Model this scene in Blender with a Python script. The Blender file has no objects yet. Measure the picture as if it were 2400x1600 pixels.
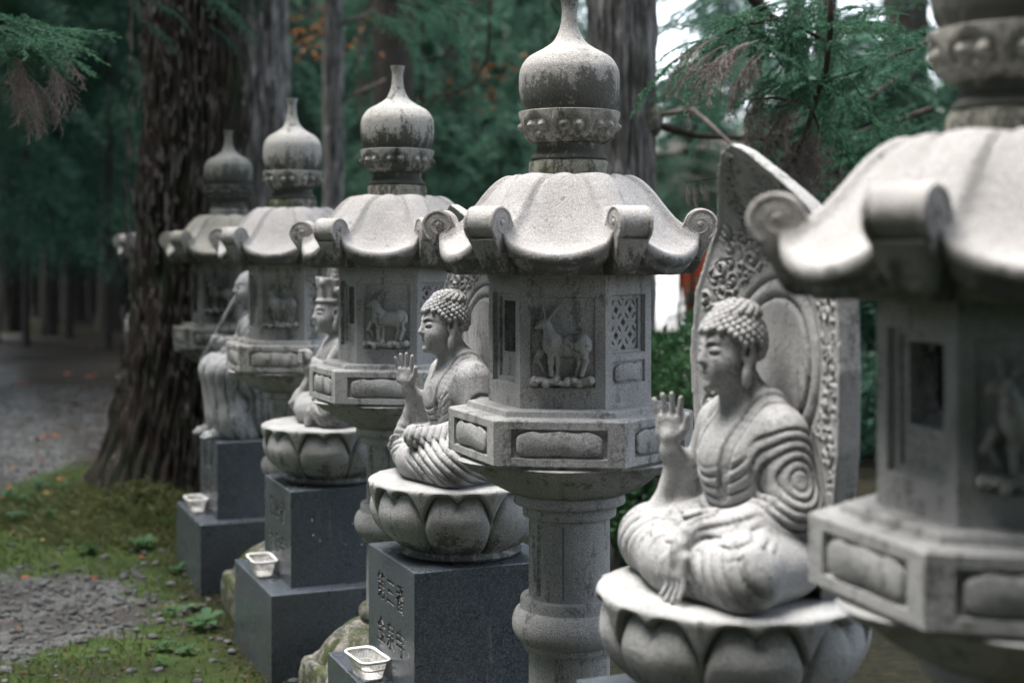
import bpy, bmesh, math, random
import numpy as np
from mathutils import Vector, Matrix, noise as mnoise

random.seed(7); rng = np.random.default_rng(7)
SC = bpy.context.scene
COL = SC.collection
PI = math.pi

# ------------------------------------------------------------------ camera, sky, sun, exposure
CAM_Z = 1.54
cd = bpy.data.cameras.new('camera'); cam = bpy.data.objects.new('camera', cd); COL.objects.link(cam)
cam.location = (0, 0, CAM_Z); cam.rotation_euler = (PI/2, 0, 0)
cd.sensor_width = 36; cd.lens = 49.65; cd.shift_y = -211/2400
cd.clip_start = .05; cd.clip_end = 400
cd.dof.use_dof = True; cd.dof.focus_distance = 3.75; cd.dof.aperture_fstop = 2.1
SC.camera = cam

W = bpy.data.worlds.new('World'); SC.world = W; W.use_nodes = True
wt = W.node_tree
SUN_EL, SUN_ROT = math.radians(74), math.radians(-80)
sky = wt.nodes.new('ShaderNodeTexSky'); sky.sky_type = 'NISHITA'; sky.sun_disc = False
sky.sun_elevation = SUN_EL; sky.sun_rotation = SUN_ROT; sky.air_density = 1.0; sky.dust_density = 4.0; sky.ozone_density = 1.0
hs = wt.nodes.new('ShaderNodeHueSaturation'); hs.inputs['Saturation'].default_value = .5
bg = wt.nodes['Background']; bg.inputs['Strength'].default_value = .135
wt.links.new(sky.outputs[0], hs.inputs['Color']); wt.links.new(hs.outputs[0], bg.inputs['Color'])

sl = bpy.data.lights.new('sun', 'SUN'); sl.energy = 1.2; sl.angle = math.radians(40); sl.color = (1, .98, .965)
so = bpy.data.objects.new('sun', sl); COL.objects.link(so)
# light arrives from the path side (left), a little towards the camera
sd = Vector((math.sin(SUN_ROT)*math.cos(SUN_EL), math.cos(SUN_ROT)*math.cos(SUN_EL), math.sin(SUN_EL)))
so.rotation_euler = sd.to_track_quat('Z', 'Y').to_euler(); so.location = (-4, 0, 12)

vs = SC.view_settings; vs.view_transform = 'Standard'; vs.look = 'None'; vs.gamma = 1; vs.use_curve_mapping = False
vs.exposure = 2.4
SC.render.engine = 'CYCLES'
SC.cycles.use_denoising = True
SC.cycles.max_bounces = 6; SC.cycles.diffuse_bounces = 4; SC.cycles.glossy_bounces = 3
SC.cycles.transparent_max_bounces = 4; SC.cycles.caustics_reflective = False; SC.cycles.caustics_refractive = False

# ------------------------------------------------------------------ helpers
L2 = Vector((.142, 3.5, 0)); ET = Vector((-.383, .924, 0)); EN = Vector((-.924, -.383, 0))
ROWROT = math.atan2(-.383, -.924)
def P(t, n, z=0): return L2 + ET*t + EN*n + Vector((0, 0, z))

def mesh_np(name, V, F, smooth=True):
    """mesh from an (n,3) array and an (m,3|4) array or a list of index lists"""
    me = bpy.data.meshes.new(name)
    V = np.asarray(V, np.float32)
    if isinstance(F, np.ndarray):
        m, k = F.shape
        me.vertices.add(len(V)); me.vertices.foreach_set('co', V.ravel())
        me.loops.add(m*k); me.loops.foreach_set('vertex_index', F.ravel().astype(np.int32))
        me.polygons.add(m); me.polygons.foreach_set('loop_start', np.arange(0, m*k, k, dtype=np.int32))
        me.update(calc_edges=True); me.validate()
    else:
        me.from_pydata([tuple(map(float, v)) for v in V], [], F); me.update()
    if smooth: me.polygons.foreach_set('use_smooth', np.ones(len(me.polygons), bool))
    return me

def obj(name, me, mat=None, parent=None, loc=(0, 0, 0), rot=(0, 0, 0), sc=None):
    o = bpy.data.objects.new(name, me); COL.objects.link(o)
    if mat and not me.materials: me.materials.append(mat)
    o.location = loc; o.rotation_euler = rot
    if sc is not None: o.scale = (sc, sc, sc) if not hasattr(sc, '__len__') else sc
    if parent: o.parent = parent
    return o

def tag(o, label=None, cat=None, group=None, kind=None):
    if label: o['label'] = label
    if cat: o['category'] = cat
    if group: o['group'] = group
    if kind: o['kind'] = kind
    return o

def thing(name, label, cat, loc=(0, 0, 0), rz=0, group=None):
    o = bpy.data.objects.new(name, None); COL.objects.link(o)
    o.empty_display_size = .1; o.location = loc; o.rotation_euler = (0, 0, rz)
    return tag(o, label, cat, group)

def copy_tree(o, parent=None):
    c = o.copy(); COL.objects.link(c)
    if parent: c.parent = parent
    for ch in list(o.children): copy_tree(ch, c)
    return c

class MB:
    """collects vertices and faces of one mesh"""
    def __init__(s): s.v = []; s.f = []
    def add(s, V, F):
        b = len(s.v); s.v += [tuple(map(float, v)) for v in V]; s.f += [[i+b for i in f] for f in F]
    def box(s, lo, hi):
        (a, b, c), (d, e, f) = lo, hi
        s.add([(a,b,c),(d,b,c),(d,e,c),(a,e,c),(a,b,f),(d,b,f),(d,e,f),(a,e,f)],
              [[0,3,2,1],[4,5,6,7],[0,1,5,4],[1,2,6,5],[2,3,7,6],[3,0,4,7]])
    def loops(s, L, cap0=True, cap1=True, closed=True):
        """skin a list of equal-length loops"""
        n = len(L[0]); V = [p for l in L for p in l]; F = []
        for i in range(len(L)-1):
            for j in range(n if closed else n-1):
                k = (j+1) % n
                F.append([i*n+j, i*n+k, (i+1)*n+k, (i+1)*n+j])
        if cap0: F.append(list(range(n))[::-1])
        if cap1: F.append([(len(L)-1)*n+j for j in range(n)])
        s.add(V, F)
    def tube(s, pts, rad, n=8, cap=True):
        pts = [Vector(p) for p in pts]; L = []
        up = Vector((.13, .21, 1))
        for i, p in enumerate(pts):
            d = (pts[min(i+1, len(pts)-1)] - pts[max(i-1, 0)]).normalized()
            a = d.cross(up).normalized() if abs(d.dot(up.normalized())) < .98 else d.cross(Vector((1, 0, 0))).normalized()
            b = d.cross(a); r = rad[i] if hasattr(rad, '__len__') else rad
            L.append([p + (a*math.cos(q*2*PI/n) + b*math.sin(q*2*PI/n))*r for q in range(n)])
        s.loops(L, cap, cap)
    def lathe(s, prof, n=48, cap0=True, cap1=True):
        s.loops([[(r*math.cos(2*PI*q/n), r*math.sin(2*PI*q/n), z) for q in range(n)] for r, z in prof], cap0, cap1)
    def mesh(s, name, smooth=True, sharp=None):
        me = bpy.data.meshes.new(name); me.from_pydata(s.v, [], s.f); me.update()
        if smooth:
            me.polygons.foreach_set('use_smooth', np.ones(len(me.polygons), bool))
            if sharp: me.set_sharp_from_angle(angle=math.radians(sharp))
        return me
    def build(s, name, mat, parent=None, smooth=True, sharp=None, **k):
        return obj(name, s.mesh(name, smooth, sharp), mat, parent, **k)

def bevelled(o, w, seg=2, sub=0):
    """bake a bevel into the object's mesh"""
    m = o.modifiers.new('b', 'BEVEL'); m.width = w; m.segments = seg; m.limit_method = 'ANGLE'; m.angle_limit = math.radians(35)
    return o

def smoothstep(a, b, x):
    t = np.clip((x-a)/(b-a), 0, 1); return t*t*(3-2*t)

def spline(keys, n):
    """Catmull-Rom through (a,b) keys"""
    K = np.array(keys, float); K = np.vstack([2*K[0]-K[1], K, 2*K[-1]-K[-2]]); out = []
    m = len(K)-3
    for i in range(n):
        u = i/(n-1)*m; j = min(int(u), m-1); t = u-j
        p0, p1, p2, p3 = K[j], K[j+1], K[j+2], K[j+3]
        out.append(.5*((2*p1)+(-p0+p2)*t+(2*p0-5*p1+4*p2-p3)*t*t+(-p0+3*p1-3*p2+p3)*t**3))
    return [tuple(o) for o in out]

# ------------------------------------------------------------------ signed-distance sculpting
class Vol:
    def __init__(s, lo, hi, h):
        s.lo = np.array(lo, float); s.h = h
        n = np.ceil((np.array(hi)-s.lo)/h).astype(int)+1
        s.ax = [(s.lo[i]+h*np.arange(n[i])).astype(np.float32) for i in range(3)]
        s.D = np.full(n, .2, np.float32)
    def sl(s, lo, hi, m):
        out = []
        for i in range(3):
            a = int(np.clip(np.floor((lo[i]-m-s.lo[i])/s.h), 0, len(s.ax[i]))); b = int(np.clip(np.ceil((hi[i]+m-s.lo[i])/s.h)+1, 0, len(s.ax[i])))
            out.append(slice(a, b))
        return tuple(out)
    def grid(s, sl): return s.ax[0][sl[0]][:, None, None], s.ax[1][sl[1]][None, :, None], s.ax[2][sl[2]][None, None, :]
    def put(s, f, lo, hi, k=.01, cut=False):
        sl = s.sl(lo, hi, max(k*1.2, 2.5*s.h)); x, y, z = s.grid(sl)
        if 0 in [a.size for a in (x, y, z)]: return
        d = f(x, y, z); D = s.D[sl]
        if cut:
            d = -d; hh = np.maximum(k-np.abs(D-d), 0)/k; s.D[sl] = np.maximum(D, d)+hh*hh*k*.25
        else:
            hh = np.maximum(k-np.abs(D-d), 0)/k; s.D[sl] = np.minimum(D, d)-hh*hh*k*.25
    def ell(s, c, r, k=.01, rot=None, cut=False):
        c = np.array(c, float); r = np.array(r, float); R = np.array(rot.to_matrix()) if rot else np.eye(3)
        def f(x, y, z):
            x, y, z = x-c[0], y-c[1], z-c[2]
            if rot: x, y, z = [R[0][i]*x+R[1][i]*y+R[2][i]*z for i in range(3)]
            k0 = np.sqrt((x/r[0])**2+(y/r[1])**2+(z/r[2])**2); k1 = np.sqrt((x/r[0]**2)**2+(y/r[1]**2)**2+(z/r[2]**2)**2)
            return (k0*(k0-1)/np.maximum(k1, 1e-6)).astype(np.float32)
        ext = r if rot is None else np.full(3, r.max())
        s.put(f, c-ext, c+ext, k, cut)
    def cap(s, a, b, ra, rb=None, k=.01, cut=False):
        a = np.array(a, float); b = np.array(b, float); rb = ra if rb is None else rb; ba = b-a; L = ba@ba+1e-9
        def f(x, y, z):
            t = np.clip(((x-a[0])*ba[0]+(y-a[1])*ba[1]+(z-a[2])*ba[2])/L, 0, 1)
            return (np.sqrt((x-a[0]-t*ba[0])**2+(y-a[1]-t*ba[1])**2+(z-a[2]-t*ba[2])**2)-(ra+(rb-ra)*t)).astype(np.float32)
        m = max(ra, rb); s.put(f, np.minimum(a, b)-m, np.maximum(a, b)+m, k, cut)
    def path(s, pts, r, k=.004, cut=False):
        for i in range(len(pts)-1):
            q = (lambda j: r[j] if hasattr(r, '__len__') else r)
            s.cap(pts[i], pts[i+1], q(i), q(i+1), k, cut)
    def box(s, c, b, rd=.003, k=.004, cut=False, rot=None):
        c = np.array(c, float); b = np.array(b, float); R = np.array(rot.to_matrix()) if rot else None
        def f(x, y, z):
            x, y, z = x-c[0], y-c[1], z-c[2]
            if rot: x, y, z = [R[0][i]*x+R[1][i]*y+R[2][i]*z for i in range(3)]
            qx, qy, qz = np.abs(x)-b[0]+rd, np.abs(y)-b[1]+rd, np.abs(z)-b[2]+rd
            return (np.sqrt(np.maximum(qx, 0)**2+np.maximum(qy, 0)**2+np.maximum(qz, 0)**2)+np.minimum(np.maximum(qx, np.maximum(qy, qz)), 0)-rd).astype(np.float32)
        e = b if rot is None else np.full(3, np.linalg.norm(b)); s.put(f, c-e, c+e, k, cut)
    def disp(s, lo, hi, f):
        """add a displacement (positive = carve) within a box"""
        sl = s.sl(lo, hi, 0); x, y, z = s.grid(sl); s.D[sl] += f(x, y, z).astype(np.float32)
    def val(s, p):
        q = (np.array(p)-s.lo)/s.h; i = np.clip(np.floor(q).astype(int), 0, np.array(s.D.shape)-2); f = np.clip(q-i, 0, 1); r = 0.
        for a in (0, 1):
            for b in (0, 1):
                for c in (0, 1): r += s.D[i[0]+a, i[1]+b, i[2]+c]*(f[0] if a else 1-f[0])*(f[1] if b else 1-f[1])*(f[2] if c else 1-f[2])
        return float(r)
    def proj(s, p):
        p = np.array(p, float); e = s.h
        for _ in range(16):
            g = np.array([s.val(p+d)-s.val(p-d) for d in np.eye(3)*e])/(2*e); n = np.linalg.norm(g)
            if n < 1e-3 or s.val(p) > .1:
                p = p+(np.array([.02, 0, p[2]*.85+.02])-p)*.10; continue
            p = p-g/n*np.clip(s.val(p), -.03, .03)*.9
        return p
    def line(s, pts, r=.0035, depth=0., n=14, cut=True, k=.003, taper=True):
        """groove (or raised cord) following the surface under a curve"""
        K = np.array(pts, float); K = np.vstack([2*K[0]-K[1], K, 2*K[-1]-K[-2]]); P_ = []; m = len(K)-3
        for i in range(n):
            u = i/(n-1)*m; j = min(int(u), m-1); t = u-j; p0, p1, p2, p3 = K[j:j+4]
            P_.append(s.proj(.5*((2*p1)+(-p0+p2)*t+(2*p0-5*p1+4*p2-p3)*t*t+(-p0+3*p1-3*p2+p3)*t**3)))
        R_ = [r*(.45+.55*math.sin(PI*(i+.5)/n)) if taper else r for i in range(n)]
        s.path(P_, R_, k, cut)
    def clip_below(s, z0):
        z = s.ax[2][None, None, :]; s.D = np.maximum(s.D, z0-z)
    def mesh(s, name):
        D = s.D; S = D < 0; nx, ny, nz = D.shape
        cnt = np.zeros((nx-1, ny-1, nz-1), np.uint8)
        offs = [(i, j, k) for i in (0, 1) for j in (0, 1) for k in (0, 1)]
        for i, j, k in offs: cnt += S[i:nx-1+i, j:ny-1+j, k:nz-1+k]
        I = np.argwhere((cnt > 0) & (cnt < 8)); c = {o: D[I[:, 0]+o[0], I[:, 1]+o[1], I[:, 2]+o[2]] for o in offs}
        acc = np.zeros((len(I), 3)); num = np.zeros(len(I))
        for o in offs:
            for a in range(3):
                if o[a]: continue
                p = list(o); p[a] = 1; p = tuple(p); d0, d1 = c[o], c[p]; m = (d0 < 0) != (d1 < 0)
                t = np.where(m, d0/np.where(m, d0-d1, 1), 0); v = np.zeros((len(I), 3)); v[:] = o; v[:, a] = t
                acc[m] += v[m]; num[m] += 1
        V = s.lo+(I+acc/num[:, None])*s.h
        idx = np.full(cnt.shape, -1, np.int32); idx[I[:, 0], I[:, 1], I[:, 2]] = np.arange(len(I)); F = []
        for a in range(3):
            b, e = (a+1) % 3, (a+2) % 3
            A = [slice(None)]*3; B = [slice(None)]*3; A[a] = slice(0, -1); B[a] = slice(1, None)
            for q in (b, e): A[q] = slice(1, -1); B[q] = slice(1, -1)
            s0, s1 = S[tuple(A)], S[tuple(B)]
            for sgn in (0, 1):
                E = np.argwhere((s0 & ~s1) if sgn else (~s0 & s1))
                if not len(E): continue
                E[:, b] += 1; E[:, e] += 1; q = []
                for db, de in ((0, 0), (-1, 0), (-1, -1), (0, -1)):
                    G = E.copy(); G[:, b] += db; G[:, e] += de; q.append(idx[G[:, 0], G[:, 1], G[:, 2]])
                q = np.stack(q, 1); F.append(q if sgn else q[:, ::-1])
        F = np.concatenate(F); F = F[(F >= 0).all(1)]
        return mesh_np(name, V, F)

# ------------------------------------------------------------------ materials
def mat(name): 
    m = bpy.data.materials.new(name); m.use_nodes = True; return m
class NT:
    def __init__(s, m): s.t = m.node_tree; s.b = s.t.nodes['Principled BSDF']
    def n(s, kind, **k):
        x = s.t.nodes.new('ShaderNode'+kind)
        for a, v in k.items():
            if a in x.inputs: s.set(x.inputs[a], v)
            else: setattr(x, a, v)
        return x
    def set(s, i, v):
        if isinstance(v, bpy.types.NodeSocket): s.t.links.new(v, i)
        else: i.default_value = v
    def coord(s, scale=(1, 1, 1), vary=True):
        tc = s.n('TexCoord').outputs['Object']
        if vary:
            oi = s.n('ObjectInfo').outputs['Random']; a = s.n('VectorMath', operation='SCALE'); s.set(a.inputs[0], (37., 21., 53.)); s.set(a.inputs['Scale'], oi)
            b = s.n('VectorMath', operation='ADD'); s.set(b.inputs[0], tc); s.set(b.inputs[1], a.outputs[0]); tc = b.outputs[0]
        mp = s.n('Mapping'); s.set(mp.inputs['Vector'], tc); s.set(mp.inputs['Scale'], scale); return mp.outputs[0]
    def noise(s, vec, scale, detail=3, rough=.55):
        x = s.n('TexNoise'); s.set(x.inputs['Vector'], vec); s.set(x.inputs['Scale'], scale); s.set(x.inputs['Detail'], detail); s.set(x.inputs['Roughness'], rough); return x.outputs['Fac']
    def ramp(s, fac, *stops):
        x = s.n('ValToRGB'); s.set(x.inputs['Fac'], fac); e = x.color_ramp.elements
        while len(e) < len(stops): e.new(.5)
        for q, (p, c) in zip(e, stops):
            q.position = p; q.color = (c, c, c, 1) if not hasattr(c, '__len__') else (*c, 1)
        return x.outputs['Color']
    def mix(s, fac, a, b, mode='MIX'):
        x = s.n('Mix', data_type='RGBA', blend_type=mode); s.set(x.inputs[0], fac)
        for i, v in ((6, a), (7, b)): s.set(x.inputs[i], v if isinstance(v, bpy.types.NodeSocket) else (*v, 1))
        return x.outputs[2]
    def math(s, op, a, b=0.):
        x = s.n('Math', operation=op); s.set(x.inputs[0], a); s.set(x.inputs[1], b); return x.outputs[0]
    def bump(s, h, dist, strength=1.):
        x = s.n('Bump'); s.set(x.inputs['Height'], h); s.set(x.inputs['Distance'], dist); s.set(x.inputs['Strength'], strength); s.set(s.b.inputs['Normal'], x.outputs[0])
    def color(s, c): s.set(s.b.inputs['Base Color'], c if isinstance(c, bpy.types.NodeSocket) else (*c, 1))
    def rough(s, r, spec=.3): s.set(s.b.inputs['Roughness'], r); s.set(s.b.inputs['Specular IOR Level'], spec)

def stone(name, pale, grey, stain=.5, zband=None, speck=.5, moss=0., grain=330, streak=.25, crev=.5):
    """weathered granite: crystals, patches, lichen streaks; zband = (z0, z1) where black lichen has grown thickest"""
    m = mat(name); t = NT(m); v = t.coord(); raw = t.n('TexCoord').outputs['Object']
    patch = t.ramp(t.noise(v, 7, 4), (.35, 0), (.7, 1))
    c = t.mix(patch, pale, grey)
    fine = t.noise(v, grain, 2, .7)
    c = t.mix(t.math('MULTIPLY', t.ramp(fine, (.36, 1), (.5, 0)), speck), c, (.07, .07, .065))
    c = t.mix(t.math('MULTIPLY', t.ramp(fine, (.56, 0), (.72, 1)), .5), c, (.66, .65, .62))
    mp = t.n('Mapping'); t.set(mp.inputs['Vector'], v); t.set(mp.inputs['Scale'], (1, 1, streak))
    st = t.noise(mp.outputs[0], 22, 6, .72)
    fine2 = t.noise(v, 95, 4, .7)
    mix2 = t.math('ADD', t.math('MULTIPLY', st, .68), t.math('MULTIPLY', fine2, .32))
    lo = .56-.12*stain
    thr = mix2
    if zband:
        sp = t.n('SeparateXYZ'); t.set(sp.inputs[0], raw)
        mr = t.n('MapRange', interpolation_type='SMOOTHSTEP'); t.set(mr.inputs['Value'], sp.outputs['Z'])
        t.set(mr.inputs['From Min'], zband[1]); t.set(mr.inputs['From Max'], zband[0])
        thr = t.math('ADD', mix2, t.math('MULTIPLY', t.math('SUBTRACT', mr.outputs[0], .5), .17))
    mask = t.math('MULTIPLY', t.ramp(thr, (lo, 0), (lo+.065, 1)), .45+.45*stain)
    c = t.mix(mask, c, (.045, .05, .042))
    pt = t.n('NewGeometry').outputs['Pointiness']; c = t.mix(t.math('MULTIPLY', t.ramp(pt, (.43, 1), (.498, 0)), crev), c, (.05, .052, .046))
    if moss:
        mk = t.ramp(t.noise(v, 13, 5, .65), (.62-moss*.2, 0), (.72-moss*.2, 1)); c = t.mix(t.math('MULTIPLY', mk, .85), c, (.045, .06, .014))
    t.color(c); t.rough(.92, .15)
    t.bump(t.math('ADD', t.math('MULTIPLY', fine, .45), t.noise(v, 55, 5, .65)), .005, .7)
    return m
M = {}
M['lantern'] = stone('lantern_granite', (.385, .385, .378), (.285, .287, .282), .26, speck=.55, crev=0)
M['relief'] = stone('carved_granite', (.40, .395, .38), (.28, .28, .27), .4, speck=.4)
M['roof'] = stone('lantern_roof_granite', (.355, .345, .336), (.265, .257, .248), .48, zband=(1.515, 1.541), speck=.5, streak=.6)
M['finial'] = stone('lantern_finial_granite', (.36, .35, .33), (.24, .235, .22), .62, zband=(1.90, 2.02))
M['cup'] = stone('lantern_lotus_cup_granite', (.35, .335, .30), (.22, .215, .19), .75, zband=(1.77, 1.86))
M['collar'] = stone('lantern_collar_granite', (.31, .30, .25), (.17, .17, .14), .8, moss=.5)
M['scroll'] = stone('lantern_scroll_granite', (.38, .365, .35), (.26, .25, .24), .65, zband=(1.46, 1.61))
M['base'] = stone('lantern_foot_granite', (.30, .285, .24), (.15, .15, .12), .85, moss=.65, streak=1)
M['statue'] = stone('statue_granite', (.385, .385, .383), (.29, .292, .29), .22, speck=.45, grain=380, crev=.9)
M['statue_grey'] = stone('statue_grey_granite', (.37, .375, .375), (.28, .285, .285), .35, speck=.3)
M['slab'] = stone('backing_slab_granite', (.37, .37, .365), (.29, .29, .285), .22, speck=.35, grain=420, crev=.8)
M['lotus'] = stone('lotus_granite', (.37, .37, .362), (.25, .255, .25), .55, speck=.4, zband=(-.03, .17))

def granite(name, base, rough):
    m = mat(name); t = NT(m); v = t.coord()
    f = t.math('ADD', t.math('MULTIPLY', t.noise(v, 170, 2, .75), .6), t.math('MULTIPLY', t.noise(v, 420, 2, .75), .4)); c = t.ramp(f, (.36, tuple(b*.35 for b in base)), (.5, base), (.64, tuple(min(1, b*2.3) for b in base)))
    mp = t.n('Mapping'); t.set(mp.inputs['Vector'], v); t.set(mp.inputs['Scale'], (1, 1, .12))
    sk = t.ramp(t.noise(mp.outputs[0], 45, 4, .7), (.6, 0), (.78, 1)); c = t.mix(t.math('MULTIPLY', sk, .42), c, (.30, .32, .30))
    big = t.ramp(t.noise(v, 3.5, 4), (.4, 0), (.7, 1)); c = t.mix(t.math('MULTIPLY', big, .3), c, tuple(b*1.6 for b in base))
    t.color(c); t.rough(t.math('ADD', t.math('MULTIPLY', t.noise(v, 9, 4), .22), rough-.1), .5)
    t.bump(t.noise(v, 240, 2), .0006, .4); return m
M['granite'] = granite('polished_dark_granite', (.056, .066, .076), .28)
M['engraving'] = mat('engraved_stone'); _t = NT(M['engraving']); _t.color(_t.ramp(_t.noise(_t.coord(), 120, 2), (.4, .10), (.7, .24))); _t.rough(.9)

def plain(name, col, rough=.8, spec=.2, vary=.25, scale=40):
    m = mat(name); t = NT(m); v = t.coord()
    t.color(t.ramp(t.noise(v, scale, 4), (.3, tuple(c*(1-vary) for c in col)), (.7, tuple(min(1, c*(1+vary)) for c in col)))); t.rough(rough, spec); return m
def leafy(name, c1, c2, trans=.35):
    m = mat(name); t = NT(m); v = t.coord()
    c = t.ramp(t.noise(v, 2.3, 4, .6), (.34, c1), (.66, c2)); t.color(c); t.rough(.6, .25)
    tr = t.n('BsdfTranslucent'); t.set(tr.inputs['Color'], c); mx = t.n('MixShader'); t.set(mx.inputs[0], trans)
    o = t.t.nodes['Material Output']; t.t.links.new(t.b.outputs[0], mx.inputs[1]); t.t.links.new(tr.outputs[0], mx.inputs[2]); t.t.links.new(mx.outputs[0], o.inputs['Surface']); return m
M['needle'] = leafy('cedar_needles', (.028, .088, .050), (.064, .165, .090))
M['needle_far'] = leafy('forest_needles', (.010, .040, .028), (.060, .150, .095))
M['needle_light'] = leafy('light_forest_needles', (.09, .22, .14), (.20, .36, .25), .55)
M['needle_dead'] = leafy('withered_needles', (.11, .088, .078), (.24, .20, .18), .15)
M['rust_leaf'] = leafy('rust_coloured_leaves', (.16, .05, .015), (.26, .11, .03), .3)
M['canopy'] = leafy('canopy_needles', (.018, .055, .03), (.035, .09, .05), .2)
M['plant'] = leafy('ground_plant_leaves', (.022, .068, .026), (.058, .135, .050))
M['moss_tuft'] = leafy('moss_blades', (.040, .070, .018), (.10, .14, .034), .35)
M['plastic'] = mat('white_plastic'); _t = NT(M['plastic']); _v = _t.coord()
_t.color(_t.mix(_t.ramp(_t.noise(_v, 28, 5, .7), (.50, 0), (.68, 1)), (.74, .73, .71), (.36, .33, .27))); _t.rough(.5, .35)
M['fallen'] = plain('fallen_orange_leaf', (.20, .06, .028), .7, .2, .4, 12)
M['fallen_yellow'] = plain('fallen_yellow_leaf', (.30, .22, .08), .7, .2, .3, 12)
M['fallen_brown'] = plain('fallen_brown_leaf', (.12, .06, .035), .8, .2, .4, 12)
M['gravel'] = plain('grey_gravel', (.085, .088, .086), .9, .2, .6, 30)
M['wood'] = plain('dead_branch_wood', (.045, .037, .031), .9, .1, .45, 30)
M['pale_wood'] = plain('peeled_branch_wood', (.20, .175, .15), .9, .1, .6, 25)
M['plaster'] = plain('white_plaster', (.82, .81, .79), .9, .1, .04)
M['vermilion'] = plain('vermilion_paint', (.52, .09, .04), .6, .3, .15)
M['roof_tile'] = plain('dark_roof_bark', (.06, .05, .045), .9)

def bark(name, dark, mid, pale, palef=.5, mossf=.5):
    m = mat(name); t = NT(m); v = t.coord((1, 1, .22)); w = t.coord((1, 1, .5))
    n1 = t.noise(v, 26, 5, .65); n2 = t.noise(w, 11, 5, .6)
    c = t.ramp(n1, (.38, dark), (.62, mid)); c = t.mix(t.math('MULTIPLY', t.ramp(n2, (.60, 0), (.70, 1)), palef), c, pale); c = t.mix(t.ramp(t.n('NewGeometry').outputs['Pointiness'], (.40, .8), (.475, 0)), c, (.008, .007, .006))
    c = t.mix(t.math('MULTIPLY', t.ramp(t.noise(w, 5, 5), (.5, 0), (.66, 1)), mossf), c, (.032, .046, .024))
    t.color(c); t.rough(.95, .1); t.bump(n1, .02, .7); return m
M['bark'] = bark('cedar_bark', (.016, .014, .012), (.070, .057, .050), (.24, .22, .21), .75, .75)
M['bark_grey'] = bark('grey_cedar_bark', (.045, .040, .037), (.15, .135, .126), (.34, .32, .31), .7)
M['bark_pale'] = bark('pale_cedar_bark', (.055, .053, .051), (.215, .208, .20), (.45, .44, .43), .8, .25)
M['dry_grass'] = leafy('dry_grass_blades', (.062, .085, .028), (.16, .175, .072), .3)
M['bark_dark'] = bark('dark_forest_bark', (.022, .020, .018), (.075, .066, .060), (.16, .15, .14), .45)

def ground_mat():
    m = mat('moss_and_earth'); t = NT(m); v = t.n('TexCoord').outputs['Object']
    n = t.noise(v, 1.6, 5, .6); f = t.noise(v, 26, 5, .7)
    c = t.ramp(t.math('ADD', t.math('MULTIPLY', n, .6), t.math('MULTIPLY', f, .4)), (.36, (.034, .030, .020)), (.45, (.038, .056, .020)), (.56, (.062, .098, .030)), (.7, (.12, .15, .048)))
    at = t.n('Attribute', attribute_name='gravel'); at2 = t.n('Attribute', attribute_name='litter')
    g = t.ramp(t.noise(v, 60, 4, .8), (.35, (.05, .05, .05)), (.55, (.142, .147, .143)), (.75, (.30, .31, .30)))
    g = t.mix(t.math('MULTIPLY', t.ramp(t.noise(v, 1.9, 5, .7), (.46, 0), (.6, 1)), .7), g, (.040, .036, .030))
    e = t.math('ADD', at.outputs['Fac'], t.math('MULTIPLY', t.math('SUBTRACT', t.noise(v, 4.5, 6, .65), .5), 2.1))
    c = t.mix(t.ramp(e, (.42, 0), (.58, 1)), c, g)
    lt = t.ramp(t.noise(v, 14, 5, .8), (.4, (.014, .013, .010)), (.65, (.042, .034, .022)))
    c = t.mix(at2.outputs['Fac'], c, lt); t.color(c); t.rough(.95, .1); t.bump(t.noise(v, 70, 4, .75), .02, .9); return m
M['ground'] = ground_mat()
# ------------------------------------------------------------------ ground
TREE = Vector((-1.86, 8.05, 0))
def gz(x, y):
    """ground height"""
    x = np.asarray(x, float); y = np.asarray(y, float)
    d = np.sqrt((x-TREE.x)**2+(y-TREE.y)**2)
    z = .20*np.exp(-(d/.95)**2) + .02*np.sin(x*1.7+y*.9)*np.cos(y*1.3-x*.4)+.012*np.sin(x*5.1)*np.sin(y*4.3)
    far = np.clip((np.hypot(x, y)-60)/60, 0, 1); return z+far*far*4*(x < 400)
def blob(x, y, cx, cy, rx, ry): return np.exp(-(((x-cx)/rx)**2+((y-cy)/ry)**2)**1.5)
def gravel_mask(x, y):
    a = blob(x, y, -2.2, 6.0, .70, .72)
    far = smoothstep(10.0, 11.2, y+.35*np.sin(x*1.3))*smoothstep(-2.3, -3.0, x+.10*(y-10)*0+.0)*(1-smoothstep(24, 28, y))
    near = smoothstep(-2.9, -3.6, x)*smoothstep(-8, -7, x)
    return np.clip(np.maximum(np.maximum(a*1.2, far), near*(y < 29)), 0, 1)
def axis_pts(lo, hi, f0, f1, step):
    a = list(np.arange(f0, f1, step)); d = step
    while a[-1] < hi: d *= 1.22; a.append(a[-1]+d)
    d = step
    while a[0] > lo: d *= 1.22; a.insert(0, a[0]-d)
    return np.array(a)
gx = axis_pts(-150, 150, -6, 3, .06); gy = axis_pts(-60, 220, 2, 16, .07)
X, Y = np.meshgrid(gx, gy, indexing='ij'); Zg = gz(X, Y)
idx = np.arange(X.size).reshape(X.shape)
F = np.stack([idx[:-1, :-1], idx[1:, :-1], idx[1:, 1:], idx[:-1, 1:]], -1).reshape(-1, 4)
gm = mesh_np('ground', np.stack([X, Y, Zg], -1).reshape(-1, 3), F)
a = gm.attributes.new('gravel', 'FLOAT', 'POINT'); a.data.foreach_set('value', gravel_mask(X, Y).ravel().astype(np.float32))
lit = np.maximum(smoothstep(26, 32, Y)*.9, smoothstep(-.62, -.30, X-.142+.4145*(Y-3.5))*.92)
lit = np.maximum(lit, smoothstep(3.6, 3.0, Y)*.8)  # unseen ground near the camera, darkened to cut green bounce light
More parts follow.
